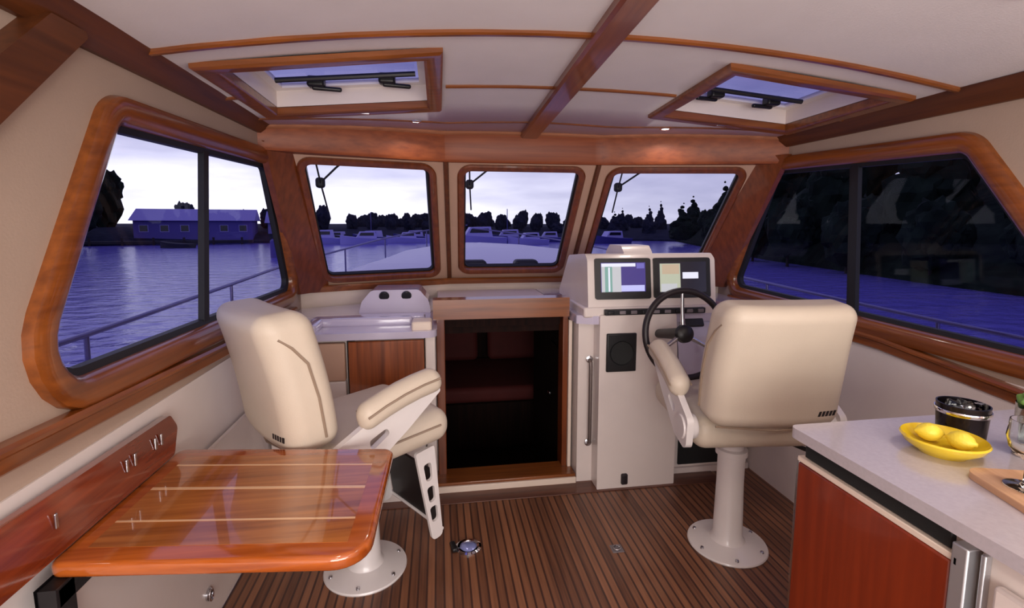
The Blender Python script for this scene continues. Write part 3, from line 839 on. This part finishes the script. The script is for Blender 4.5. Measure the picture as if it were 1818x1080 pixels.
# ------------------------------------------------------------------ varnished table with raised leaf
tb = thing('dining_table', 'glossy varnished teak table with inlaid stripes and raised leaf', 'table', (-1.05, 1.30, 0))
ox, oy = -1.05, 1.30
C4 = [(-1.36, 1.075), (-.70, 1.000), (-.69, 1.520), (-1.36, 1.615)]
C4 = [(a-ox, b-oy) for a, b in C4]
rimo = roundpoly(C4, [.03, .075, .035, .03], 7)
inn = offset_poly(C4, -.052)
slab(rimo, .685, .7205, .012).build('rim', TABW, tb)
m = MB().prism(inn, lambda u, v, w: (u, v, .7195+w), .0016)
top = m.build('tabletop', TABM, tb)
def edge_lerp(t_):
    a = Vector(inn[0]).lerp(Vector(inn[3]), t_); b = Vector(inn[1]).lerp(Vector(inn[2]), t_); return a, b
for f, hw in ((.22, .0035), (.56, .006), (.86, .0035)):
    a, b = edge_lerp(f)
    MB().prism([(a.x, a.y-hw), (b.x, b.y-hw), (b.x, b.y+hw), (a.x, a.y+hw)], lambda u, v, w: (u, v, .7208+w), .0007).build('inlay_stripe', INLAY, top)
# raised leaf standing along the wall
lf = MB().prism(roundpoly([(.84, .728), (1.555, .728), (1.60, .80), (1.575, .845), (.84, .860)], [.004, .02, .02, .015, .004], 4), lambda u, v, w: (-1.365+w-.12*(v-.73)-ox, u-oy, v), .022)
lf = bevel(lf.build('raised_leaf', LEAFW, tb), .006, 3)
for y in (1.10, 1.34, 1.375, 1.47, 1.50):  # small steel pins added in place of bright glints on the leaf
    MB().rbox((.006, .008, .035), .003, T(-1.347-ox, y-oy, .80)).build('glint_pin', STEEL, lf)
m = MB().box((-1.355-ox, 1.04-oy, 0), (-1.315-ox, 1.09-oy, .685)); m.box((-1.355-ox, 1.04-oy, .64), (-1.315-ox, 1.50-oy, .685))
bevel(m.build('support_bracket', BLACK, tb), .004)

# white locker along the left side, under the table
o = thing('side_locker', 'low white locker along the left wall beneath the table', 'locker', (-1.36, 1.4, 0))
bevel(MB().box((-.016, -1.6, 0), (.0, .92, .62)).build('face', GEL, o), .004)
l = MB().lathe([(.012, 0), (.022, 0), (.022, .006), (.016, .009), (.012, .006)], T(0, .324, .133, 0, R(90)), 24, caps=False).build('ring_latch', STEEL, o)
MB().tube([(.010, .324+.014*math.cos(a), .133+.020*math.sin(a)-.004) for a in [2*math.pi*i/20 for i in range(20)]], .003, 8, closed=True).build('ring', CHROME, l)

# ------------------------------------------------------------------ galley on the right
ctr = MB().prism(roundpoly([(.325, -1.0), (1.26, -1.0), (1.26, 1.075), (.325, 1.068)], [.002, .002, .002, .02]), lambda u, v, w: (u, v, .894+w), .026).build('worktop', QUARTZ)
tag(bevel(ctr, .006, 3), 'pale stone galley worktop along the right side', 'worktop')
fr = thing('refrigerator', 'built-in refrigerator with cherry door panel under the worktop', 'refrigerator', (.36, .86, 0))
bevel(MB().box((.0, -.21, .05), (.55, .19, .894)).build('body', GEL, fr), .004)
d = bevel(MB().box((-.022, -.185, .07), (-.002, .185, .834)).build('door', CHERRY, fr), .004)
bevel(MB().box((-.026, -.214, .05), (.0, -.187, .875)).build('corner_trim', BRUSH, fr), .003)
bevel(MB().box((-.020, -.185, .835), (.0, .19, .848)).build('door_trim', CREAM, fr), .002)
bevel(MB().box((-.012, -.175, .850), (.0, .175, .886)).build('vent', BLKM, fr), .002)
bevel(MB().box((-.018, .185, .05), (.0, .195, .84)).build('side_trim', STEEL, fr), .002)
MB().rbox((.02, .012, .02), .004, T(-.016, -.195, .842)).build('hinge', CHROME, fr)
gc = thing('galley_cabinet', 'white galley cabinet beside the refrigerator, cut off at lower right', 'cabinet', (.36, .0, 0))
bevel(MB().box((.0, -1.0, .05), (.55, .645, .894)).build('body', GEL, gc), .004)
d = bevel(MB().box((-.02, .30, .08), (-.002, .61, .84)).build('door', GEL, gc), .006)
bevel(MB().box((-.014, .628, .05), (.0, .636, .875)).build('steel_post', BRUSH, gc), .002)
MB().tube([(-.02, .34, .60), (-.05, .34, .61), (-.05, .34, .72), (-.02, .34, .73)], .006, 8).build('handle', STEEL, d)

ZW = .9201
b_ = thing('ice_bucket', 'dark smoked ice bucket with steel band on the worktop', 'bucket', (.668, .938, ZW)); b_.scale = (.8, .8, .86)
MB().lathe([(0, 0), (.052, 0), (.056, .004), (.062, .10), (.058, .10), (.052, .008), (0, .006)], None, 40, caps=False).build('bowl', mat('dark_metal', srgb(40, 34, 38), .25, .7), b_)
MB().lathe([(.0625, .074), (.0645, .076), (.0655, .084), (.0645, .086), (.0625, .086)], None, 40, caps=False).build('band', CHROME, b_)
m = MB()
for q in range(9):
    a = q*2.4; rr = .012+.028*(q % 3)/2
    m.rbox((.026, .026, .024), .004, T(rr*math.cos(a), rr*math.sin(a), .082+.010*(q % 2), .4*q, .3*q, q))
ic = m.build('ice', CGLASS, b_); ic['kind'] = 'stuff'
p_ = thing('yellow_dish', 'round yellow dish holding two lemons on the worktop', 'dish', (.558, .885, ZW)); p_.scale = (.84, .84, 1.25)
MB().lathe([(0, 0), (.055, 0), (.060, .004), (.085, .016), (.093, .026), (.090, .029), (.082, .022), (.056, .010), (0, .008)], None, 48, caps=False).build('dish_body', YEL, p_)
def lemon(x, y, rz, label):
    prof = [(0, -.036), (.004, -.034), (.007, -.030), (.016, -.024), (.0235, -.012), (.0255, 0), (.0235, .012), (.016, .024), (.007, .030), (.005, .034), (0, .035)]
    o = MB().lathe(prof, None, 28, caps=False).build('lemon', LEMON); o.location = (x, y, ZW+.035); o.scale = (.8, .8, .8); o.rotation_euler = (R(90), 0, rz)
    tag(o, label, 'fruit', 'lemons in the yellow dish'); return o
lemon(.552, .912, R(60), 'lemon at the back left of the yellow dish')
lemon(.575, .862, R(20), 'lemon in the yellow dish nearer the glass vase')
v_ = thing('glass_vase', 'clear glass vase of green stems at the right edge', 'vase', (.735, .835, ZW))
MB().lathe([(0, 0), (.036, 0), (.038, .004), (.040, .115), (.037, .115), (.035, .010), (0, .008)], None, 36, caps=False).build('glass', CGLASS, v_)
m = MB()
for q in range(6):
    a = q*1.05; x, y = .018*math.cos(a), .018*math.sin(a)
    m.tube([(x*.6, y*.6, .012), (x, y, .07), (x*1.5, y*1.5, .135)], .0035, 6)
    m.rbox((.026, .012, .034), .006, T(x*1.4, y*1.4, .118, .3*q, .2*q, q))
m.build('stems', GREEN, v_)
bd = tag(bevel(MB().prism(roundpoly([(-.19, -.10), (.19, -.10), (.19, .10), (-.19, .10)], .03), lambda u, v, w: (u, v, w), .014).build('serving_board', BOARD), .004), 'tan wooden board at the right edge of the worktop', 'board')
bd.location = (.655, .650, ZW); bd.rotation_euler = (0, 0, R(-16))
wg = thing('wine_glass', 'clear stemmed glass standing on the tan board', 'glass', (.532, .712, ZW+.0142))
MB().lathe([(0, 0), (.030, .0), (.030, .002), (.008, .005), (.0038, .012), (.0036, .050), (.012, .058), (.028, .075), (.033, .095), (.030, .128), (.0285, .128), (.031, .095), (.026, .078), (.010, .062), (0, .060)], None, 32, caps=False).build('bowl', CGLASS, wg)

# floor fittings
f_ = thing('floor_socket', 'round chrome deck socket with dark hole in the teak floor', 'deck fitting', (-.432, 2.03, 0)); f_.scale = (1.25, 1.25, 1.25)
MB().lathe([(.028, .0), (.046, .0), (.046, .004), (.038, .008), (.030, .006), (.028, .002)], None, 32, caps=False).build('ring', CHROME, f_)
cp = MB().lathe([(0, .010), (.02, .009), (.029, .003), (.029, 0)], None, 28, caps=False).build('cap', mat('pale_blue_cap', srgb(150, 160, 220), .15, .3, coat=.5), f_)  # cap in one even pale blue
MB().rbox((.02, .05, .016), .006, T(-.052, .0, .008, 0, 0, .2)).build('cover', BLACK, f_)
f_ = thing('floor_ring_pull', 'small square ring pull let into the floor', 'ring pull', (.215, 1.923, 0))
bevel(MB().box((-.026, -.026, 0), (.026, .026, .003)).build('plate', GREYP, f_), .002)
MB().tube([(.016*math.cos(a), .016*math.sin(a), .006) for a in [2*math.pi*i/20 for i in range(20)]], .003, 8, closed=True).build('ring', STEEL, f_)

# ------------------------------------------------------------------ outside: deck, rails, wipers
dk = MB()
secs = [(-1.3, 1.95, .66), (1.5, 1.95, .70), (3.2, 1.92, .76), (4.6, 1.80, .84), (6.2, 1.40, .95), (7.6, .8, 1.04), (8.6, .12, 1.10)]
vs = []; fs = []
for (y, hw, z) in secs:
    vs += [(-hw, y, z-1.9), (-hw, y, z), (-hw+.06, y, z+.02), (0, y, z+.02 if y > 3.7 else z-.2), (hw-.06, y, z+.02), (hw, y, z), (hw, y, z-1.9)]
for i in range(len(secs)-1):
    for q in range(6):
        if secs[i+1][0] <= 4.6 and q in (2, 3): continue
        fs.append((i*7+q, i*7+q+1, (i+1)*7+q+1, (i+1)*7+q))
dk.add(vs, fs)
# side decks as narrow strips beside the cabin
for sx in (-1, 1):
    a = [(sx*1.46, -1.3, .66), (sx*1.90, -1.3, .66), (sx*1.90, 1.5, .70), (sx*1.88, 3.2, .76), (sx*1.76, 4.6, .84), (sx*1.46, 3.4, .80)]
    n = len(a); b = [(p[0], p[1], p[2]-.03) for p in a]
    dk.add(a+b, [tuple(range(n)), tuple(range(2*n-1, n-1, -1))]+[(i, (i+1) % n, n+(i+1) % n, n+i) for i in range(n)])
struct(dk.build('foredeck', HULLW))
tr = MB()
vs = []; fs = []
for (y, hw, z) in [(3.66, 1.30, 1.0), (4.4, 1.22, 1.08), (5.6, .98, 1.14), (6.6, .62, 1.16), (7.0, .40, 1.06)]:
    vs += [(-hw-.06, y, z-.30), (-hw, y, z-.04), (-hw+.08, y, z), (0, y, z+.03), (hw-.08, y, z), (hw, y, z-.04), (hw+.06, y, z-.30)]
for i in range(4):
    for q in range(6): fs.append((i*7+q, i*7+q+1, (i+1)*7+q+1, (i+1)*7+q))
fs += [tuple(range(7)), tuple(28+q for q in range(7))]
tr.add(vs, fs); struct(tr.build('trunk_roof', HULLW))
for x, lab in ((-.25, 'black deck vent outside the centre windshield pane, left one'), (.18, 'black deck vent outside the centre windshield pane, right one')):
    o = thing('deck_vent', lab, 'vent', (x, 4.05, 1.055), 0, 'black deck vents')
    MB().rbox((.20, .16, .09), .035, T(0, 0, .035)).build('cowl', RUBBER, o)
    MB().rbox((.13, .02, .045), .01, T(0, -.085, .035)).build('mouth', BLACK, o)
def rail(sx, label, dz):
    o = thing('bow_rail', label, 'railing', (0, 0, 0))
    P = [(1.86, -.6, .99), (1.86, .8, 1.0), (1.84, 2.0, 1.015), (1.80, 3.2, 1.06), (1.76, 4.2, 1.10), (1.52, 5.4, 1.17), (1.22, 6.5, 1.25), (.72, 7.7, 1.34), (.05, 8.5, 1.42)]
    top = [(sx*x, y, z+dz) for x, y, z in P]
    # smooth it
    Q = []
    for i in range(len(top)-1):
        p0, p1, p2, p3 = [Vector(top[max(0, min(len(top)-1, i+d))]) for d in (-1, 0, 1, 2)]
        for k_ in range(5):
            t_ = k_/5; Q.append(.5*((2*p1)+(p2-p0)*t_+(2*p0-5*p1+4*p2-p3)*t_**2+(3*p1-p0-3*p2+p3)*t_**3))
    Q.append(Vector(top[-1]))
    MB().tube(Q, .0105, 10).build('top_rail', RAILM, o)
    for i in (0, 1, 2, 3, 4, 5, 6, 7):
        x, y, z = top[i]
        zb = .66 if y < 1 else .72 if y < 2.6 else .80 if y < 3.6 else .84 if y < 5 else .92 if y < 6 else 1.0
        MB().tube([(x, y, z), (x*1.0, y-.01, zb)], .009, 8).build('stanchion', RAILM, o)
    return o
RAILM = mat('rail_steel', srgb(110, 105, 150), .35, .85)
rail(-1, 'stainless bow rail outside the left window', 0)
rail(1, 'stainless bow rail outside the right window', -.055)
def wiper(fnwh, u, label):
    fn, w, h = fnwh
    o = thing('windshield_wiper', label, 'wiper', fn(u, h-.1, .1), 0, 'windshield wipers')
    lo = Vector(fn(u, h-.1, .1))
    P = lambda a, b, c: fn(a, b, c)-lo
    MB().rbox((.05, .05, .06), .018, Matrix.Translation(P(u, h-.235, .09))).build('motor', RUBBER, o)
    MB().tube([P(u, h-.235, .09), P(u+.10, h-.13, .085), P(u+.20, h-.035, .08)], .006, 8).build('arm', BLACK, o)
    MB().tube([P(u-.005, h-.04, .075), P(u, h-.235, .07), P(u+.01, h-.42, .065)], .005, 8).build('blade', BLACK, o)
    return o
wiper(fL, .21, 'black windshield wiper outside the left front pane')
wiper(fC, .145, 'black windshield wiper outside the centre front pane')
wiper(fR, .17, 'black windshield wiper outside the right front pane')

# ------------------------------------------------------------------ harbour
WZ = -1.2
m = MB(); N = 24
m.add([(-260, -120, WZ), (300, -120, WZ), (300, 420, WZ), (-260, 420, WZ)], [(0, 1, 2, 3)])
struct(m.build('water', WATER))
def bank(name, pts, h, mt):
    """strip of land: pts are waterline points, land rises behind"""
    m = MB(); vs = []; fs = []
    for (x, y, nx, ny) in pts:
        vs += [(x, y, WZ-.3), (x, y, WZ+.25), (x+nx*3, y+ny*3, WZ+h*.5), (x+nx*14, y+ny*14, WZ+h), (x+nx*60, y+ny*60, WZ+h*1.3)]
    for i in range(len(pts)-1):
        for q in range(4): fs.append((i*5+q, i*5+q+1, (i+1)*5+q+1, (i+1)*5+q))
    m.add(vs, fs); return struct(m.build(name, mt))
bank('ground_shore', [(-150, 20, -1, .2), (-110, 44, -.8, .6), (-70, 62, -.4, .9), (-30, 76, -.1, 1), (10, 84, 0, 1), (34, 78, .2, 1), (40, 74, .4, .9)], 2.3, LEAF2)
bank('ground_bank', [(38, 76, 1, .4), (30, 52, 1, .1), (24, 34, 1, 0), (21, 18, 1, 0), (20, 4, 1, 0), (20, -40, 1, 0)], 6.0, LEAF1)

def foliage_mesh(kind, seed):
    bm = bmesh.new(); rnd = random.Random(seed)
    if kind == 'round':
        blobs = [(0, 0, 0, 1.0)]+[(rnd.uniform(-.6, .6), rnd.uniform(-.6, .6), rnd.uniform(-.35, .75), rnd.uniform(.4, .65)) for _ in range(11)]
    else:
        blobs = []
        for i in range(9):
            t_ = i/8; r_ = .62*(1-t_)+.08
            for _ in range(3 if i < 6 else 1):
                blobs.append((rnd.uniform(-1, 1)*r_*.5, rnd.uniform(-1, 1)*r_*.5, -1+2.2*t_, r_*.75))
    for (x, y, z, r_) in blobs:
        g_ = bmesh.ops.create_icosphere(bm, subdivisions=3, radius=r_)
        for v in g_['verts']:
            p = v.co.copy(); n_ = noise.fractal(p*3.2+Vector((x*7+seed, y*7, z*7)), 1.0, 2.0, 4)
            v.co = p*(1+.38*n_)+Vector((x, y, z))
            if kind != 'round': v.co.z += -.10*(Vector((p.x, p.y)).length)
    me = bpy.data.meshes.new('foliage_'+kind); bm.to_mesh(me); bm.free()
    return me
FM = {('round', i): foliage_mesh('round', i) for i in range(3)}
FM.update({('cone', i): foliage_mesh('cone', 10+i) for i in range(2)})
trunk = MB().tube([(0, 0, -1.2), (.02, 0, -.4), (0, .02, .5)], [.09, .07, .03], 8)
TM = trunk.build('tmp', BARK); TME = TM.data; bpy.data.objects.remove(TM)
_fm = {}
def tree(kind, var, x, y, zb, h, w, label, group, leafm, name='tree'):
    """h = height, w = half width of the crown"""
    key = (kind, var, leafm.name)
    if key not in _fm:
        me = FM[(kind, var)].copy(); me.materials.clear(); me.materials.append(leafm); _fm[key] = me
    o = thing(name, label, 'tree', (x, y, zb), random.uniform(0, 6.28), group)
    f = bpy.data.objects.new('foliage', _fm[key]); COL.objects.link(f); f.parent = o; f.location = (0, 0, h*.54); f.scale = (w, w, h*.40)
    t = bpy.data.objects.new('trunk', TME); COL.objects.link(t); t.parent = o; t.location = (0, 0, h*.36); t.scale = (h*.25, h*.25, h*.30)
    return o
rnd = random.Random(3)
# left: a few taller dark trees
for (x, y, h, w) in ((-49.2, 74, 11.2, 3.0), (-43.6, 67.5, 6.4, 1.9), (-49.5, 63, 8.0, 2.4), (-58.5, 73, 10.2, 2.7), (-52.0, 85, 10.0, 2.6), (-60, 68, 10.6, 2.2), (-68, 64, 10, 2.6), (-77, 58, 9, 2.8)):
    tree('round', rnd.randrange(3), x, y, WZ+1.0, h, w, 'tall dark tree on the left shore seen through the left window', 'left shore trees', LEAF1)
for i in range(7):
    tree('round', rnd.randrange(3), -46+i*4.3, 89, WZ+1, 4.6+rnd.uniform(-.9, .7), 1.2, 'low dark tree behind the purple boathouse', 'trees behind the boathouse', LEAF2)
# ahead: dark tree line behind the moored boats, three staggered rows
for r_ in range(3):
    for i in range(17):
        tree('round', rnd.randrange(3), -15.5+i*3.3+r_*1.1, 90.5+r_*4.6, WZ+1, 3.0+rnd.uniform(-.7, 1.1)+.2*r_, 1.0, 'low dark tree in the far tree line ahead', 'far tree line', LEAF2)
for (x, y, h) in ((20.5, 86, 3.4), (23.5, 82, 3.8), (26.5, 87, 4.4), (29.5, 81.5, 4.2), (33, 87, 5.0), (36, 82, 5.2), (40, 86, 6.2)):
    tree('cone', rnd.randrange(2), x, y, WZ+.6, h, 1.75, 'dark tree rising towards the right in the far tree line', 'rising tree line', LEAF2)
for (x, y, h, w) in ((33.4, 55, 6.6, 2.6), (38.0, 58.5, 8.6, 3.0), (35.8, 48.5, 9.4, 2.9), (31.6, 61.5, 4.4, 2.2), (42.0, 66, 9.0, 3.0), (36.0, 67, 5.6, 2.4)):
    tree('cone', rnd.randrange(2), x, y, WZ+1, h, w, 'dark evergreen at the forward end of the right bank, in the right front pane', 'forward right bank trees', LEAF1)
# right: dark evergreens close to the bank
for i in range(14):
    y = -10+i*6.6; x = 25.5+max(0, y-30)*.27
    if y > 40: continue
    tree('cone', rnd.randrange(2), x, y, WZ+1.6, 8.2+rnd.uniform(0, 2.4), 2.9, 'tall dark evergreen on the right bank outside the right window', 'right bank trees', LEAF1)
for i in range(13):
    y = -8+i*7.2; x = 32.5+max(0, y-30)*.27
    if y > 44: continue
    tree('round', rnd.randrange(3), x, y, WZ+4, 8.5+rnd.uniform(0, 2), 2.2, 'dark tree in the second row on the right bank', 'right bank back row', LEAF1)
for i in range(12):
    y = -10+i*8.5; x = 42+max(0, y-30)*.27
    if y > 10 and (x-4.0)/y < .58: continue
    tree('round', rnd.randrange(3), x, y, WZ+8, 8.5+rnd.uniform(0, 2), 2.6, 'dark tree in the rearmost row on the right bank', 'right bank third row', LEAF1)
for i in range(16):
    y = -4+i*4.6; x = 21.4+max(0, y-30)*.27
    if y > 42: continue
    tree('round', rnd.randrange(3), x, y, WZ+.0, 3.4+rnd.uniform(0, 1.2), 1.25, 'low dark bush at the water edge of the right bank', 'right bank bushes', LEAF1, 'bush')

# boathouse and cottage on the left shore
def house(x, y, rz, w, d, h, rh, label, wm_, rm_, name, nwin):
    o = thing(name, label, 'building', (x, y, WZ+.5), rz)
    MB().box((-w/2, -d/2, 0), (w/2, d/2, h)).build('walls', wm_, o)
    vs = [(-w/2-.4, -d/2-.5, h-.15), (w/2+.4, -d/2-.5, h-.15), (w/2+.4, d/2+.5, h-.15), (-w/2-.4, d/2+.5, h-.15), (-w/2-.4, 0, h+rh), (w/2+.4, 0, h+rh)]
    MB().add(vs, [(0, 1, 5, 4), (2, 3, 4, 5), (0, 4, 3), (1, 2, 5), (0, 3, 2, 1)]).build('roof', rm_, o)
    for i in range(nwin):
        xx = -w/2+w*(i+.5)/nwin
        wf = MB().box((xx-.55, -d/2-.06, h*.40), (xx+.55, -d/2+.02, h*.75)).build('window', rm_, o)
        MB().box((xx-.45, -d/2-.08, h*.44), (xx+.45, -d/2-.04, h*.72)).build('pane', DKWIN, wf)
    return o
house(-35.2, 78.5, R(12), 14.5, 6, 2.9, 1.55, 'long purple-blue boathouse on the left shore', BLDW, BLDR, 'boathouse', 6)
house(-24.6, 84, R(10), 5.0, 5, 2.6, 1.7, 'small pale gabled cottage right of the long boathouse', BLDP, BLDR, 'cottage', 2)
o = thing('dock', 'low dark dock at the waterline before the boathouse', 'dock', (-38, 71, WZ), R(12))
MB().box((-14, -1, .2), (12, 1, .55)).build('deck', BANK, o)
for i in range(8): MB().tube([(-13+i*3.4, -1, -.6), (-13+i*3.4, -1, 1.0)], .14, 8).build('piling', BARK, o)
def piling(x, y, h, r_, label):
    o = MB().tube([(0, 0, -1), (0, 0, h*.9), (0, 0, h)], [r_, r_, r_*.7], 12).build('mooring_pile', BLDW); o.location = (x, y, WZ); tag(o, label, 'post')
piling(-13.6, 42.5, 1.5, .50, 'thick mooring pile in the water beside the left corner post')
def boat(x, y, rz, s_, label, hull, group, mast=False, cabin=True):
    o = thing('moored_boat', label, 'boat', (x, y, WZ), rz, group)
    vs = []; fs = []
    for (yy, hw, z) in ((-3, 1.1, .75), (-1, 1.3, .8), (1, 1.15, .95), (2.4, .6, 1.15), (3.2, .05, 1.3)):
        vs += [(-hw*.6*s_, yy*s_, -.1), (-hw*s_, yy*s_, z*s_), (hw*s_, yy*s_, z*s_), (hw*.6*s_, yy*s_, -.1)]
    for i in range(4):
        for q in range(4): fs.append((i*4+q, i*4+(q+1) % 4, (i+1)*4+(q+1) % 4, (i+1)*4+q))
    fs += [(0, 1, 2, 3), (16, 17, 18, 19)]
    MB().add(vs, fs).build('hull', hull, o)
    if cabin:
        c = MB().prism([(-1.6*s_, .8*s_), (1.2*s_, .8*s_), (.6*s_, 1.75*s_), (-1.4*s_, 1.8*s_)], lambda u, v, w: (-.8*s_+w, u, v), 1.6*s_).build('cabin', BOATW, o)
        MB().prism([(-1.2*s_, 1.2*s_), (.7*s_, 1.2*s_), (.5*s_, 1.6*s_), (-1.2*s_, 1.6*s_)], lambda u, v, w: (-.83*s_+w, u, v), 1.66*s_).build('side_windows', DKWIN, c)
    if mast: MB().tube([(0, 0, .8*s_), (0, 0, 4.6*s_)], .06, 6).build('mast', BOATB, o)
    return o
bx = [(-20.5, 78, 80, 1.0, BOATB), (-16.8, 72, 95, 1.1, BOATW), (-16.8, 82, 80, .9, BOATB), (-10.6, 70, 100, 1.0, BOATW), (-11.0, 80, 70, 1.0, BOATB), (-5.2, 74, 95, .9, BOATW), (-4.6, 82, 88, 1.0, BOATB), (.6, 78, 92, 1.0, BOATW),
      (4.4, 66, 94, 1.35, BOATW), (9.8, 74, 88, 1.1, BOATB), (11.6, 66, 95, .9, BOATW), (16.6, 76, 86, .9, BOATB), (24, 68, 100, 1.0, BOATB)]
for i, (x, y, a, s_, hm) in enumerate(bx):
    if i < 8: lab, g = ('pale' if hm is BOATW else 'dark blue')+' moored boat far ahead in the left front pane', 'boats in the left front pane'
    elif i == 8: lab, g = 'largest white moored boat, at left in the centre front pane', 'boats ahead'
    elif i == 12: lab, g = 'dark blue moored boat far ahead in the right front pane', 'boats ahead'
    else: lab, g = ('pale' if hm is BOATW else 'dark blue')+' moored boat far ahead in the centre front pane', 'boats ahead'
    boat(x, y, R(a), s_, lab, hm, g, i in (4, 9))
boat(-30.5, 62, R(80), .62, 'small dark dinghy on the water left of the window mullion', BANK, None, False, False)

# ------------------------------------------------------------------ sky and lights
w = bpy.data.worlds.new('dusk'); S.world = w; w.use_nodes = True
nt = w.node_tree; bg = nt.nodes['Background']
tc = nt.nodes.new('ShaderNodeTexCoord'); sep = nt.nodes.new('ShaderNodeSeparateXYZ'); nt.links.new(tc.outputs['Generated'], sep.inputs['Vector'])
def ramp(inp, els):
    r = nt.nodes.new('ShaderNodeValToRGB'); cr = r.color_ramp
    while len(cr.elements) < len(els): cr.elements.new(.5)
    for e, (p, c) in zip(cr.elements, els): e.position = p; e.color = c
    nt.links.new(inp, r.inputs['Fac']); return r.outputs['Color']
def mth(op, a, b_=None, clamp=False):
    n_ = nt.nodes.new('ShaderNodeMath'); n_.operation = op; n_.use_clamp = clamp
    for i, v in enumerate((a, b_)):
        if v is None: continue
        if hasattr(v, 'links'): nt.links.new(v, n_.inputs[i])
        else: n_.inputs[i].default_value = v
    return n_.outputs[0]
elev = ramp(sep.outputs['Z'], [(0, (.60, .60, .78, 1)), (.10, (.46, .46, .70, 1)), (.30, (.37, .36, .65, 1)), (1, (.25, .23, .53, 1))])
# brightest low over the port bow, where the hidden sun stands
vd = nt.nodes.new('ShaderNodeVectorMath'); vd.operation = 'DOT_PRODUCT'
nt.links.new(tc.outputs['Generated'], vd.inputs[0]); vd.inputs[1].default_value = Vector((-.40, .91, .03)).normalized()
dp = mth('POWER', mth('MAXIMUM', vd.outputs['Value'], 0), 5)
low = ramp(sep.outputs['Z'], [(0, (1, .98, .90, 1)), (.07, (.80, .79, .74, 1)), (.15, (.26, .26, .26, 1)), (.34, (.05, .05, .06, 1))])
gl = nt.nodes.new('ShaderNodeMixRGB'); gl.blend_type = 'MULTIPLY'; gl.inputs['Fac'].default_value = 1
nt.links.new(low, gl.inputs['Color1']); nt.links.new(dp, gl.inputs['Color2'])
sm = nt.nodes.new('ShaderNodeMixRGB'); sm.blend_type = 'ADD'; sm.inputs['Fac'].default_value = 1
nt.links.new(elev, sm.inputs['Color1']); nt.links.new(gl.outputs['Color'], sm.inputs['Color2'])
mp = nt.nodes.new('ShaderNodeMapping'); mp.inputs['Scale'].default_value = (3, 3, 16); nt.links.new(tc.outputs['Generated'], mp.inputs['Vector'])
cn = nt.nodes.new('ShaderNodeTexNoise'); cn.inputs['Scale'].default_value = 1.6; cn.inputs['Detail'].default_value = 5; nt.links.new(mp.outputs['Vector'], cn.inputs['Vector'])
cl = ramp(cn.outputs['Fac'], [(.32, (.80, .80, .86, 1)), (.68, (1.18, 1.17, 1.12, 1))])
mx = nt.nodes.new('ShaderNodeMixRGB'); mx.blend_type = 'MULTIPLY'; mx.inputs['Fac'].default_value = 1
nt.links.new(sm.outputs['Color'], mx.inputs['Color1']); nt.links.new(cl, mx.inputs['Color2'])
nt.links.new(mx.outputs['Color'], bg.inputs['Color']); bg.inputs['Strength'].default_value = 1.05

def area(name, loc, rot, size, power, col, sy=None, spread=180):
    l = bpy.data.lights.new(name, 'AREA'); l.energy = power; l.color = col; l.size = size
    if sy: l.shape = 'RECTANGLE'; l.size_y = sy
    else: l.shape = 'DISK'
    l.spread = R(spread)
    o = bpy.data.objects.new(name, l); COL.objects.link(o); o.location = loc; o.rotation_euler = rot
    return o
WARM = (1, .86, .72)
for (x, y) in ((-.645, 2.66), (.715, 2.64)):
    area('downlight_lamp', (x, y, zc(x, y)-.02), (0, 0, 0), .06, 1.3, (1, .88, .78), spread=150)
for (x, y) in ((-.75, .55), (.75, .55), (-.75, -.6), (.75, -.6)):  # unseen overhead lamps added aft to brighten the cabin
    area('aft_fill_lamp', (x, y, zc(x, y)-.03), (0, 0, 0), .16, 3.0, WARM, spread=170)
# added unseen fill for cockpit daylight, tilted up to brighten the ceiling
area('stern_fill_light', (-.1, -1.5, 1.15), (R(106), 0, 0), 2.4, 96, (1, .93, .85), 1.3)

S.view_settings.view_transform = 'Standard'; S.view_settings.look = 'None'; S.view_settings.exposure = 0; S.view_settings.gamma = 1
S.view_settings.use_curve_mapping = False
S.cycles.max_bounces = 8; S.cycles.transparent_max_bounces = 16; S.cycles.caustics_reflective = False; S.cycles.caustics_refractive = False
S.cycles.sample_clamp_indirect = 4
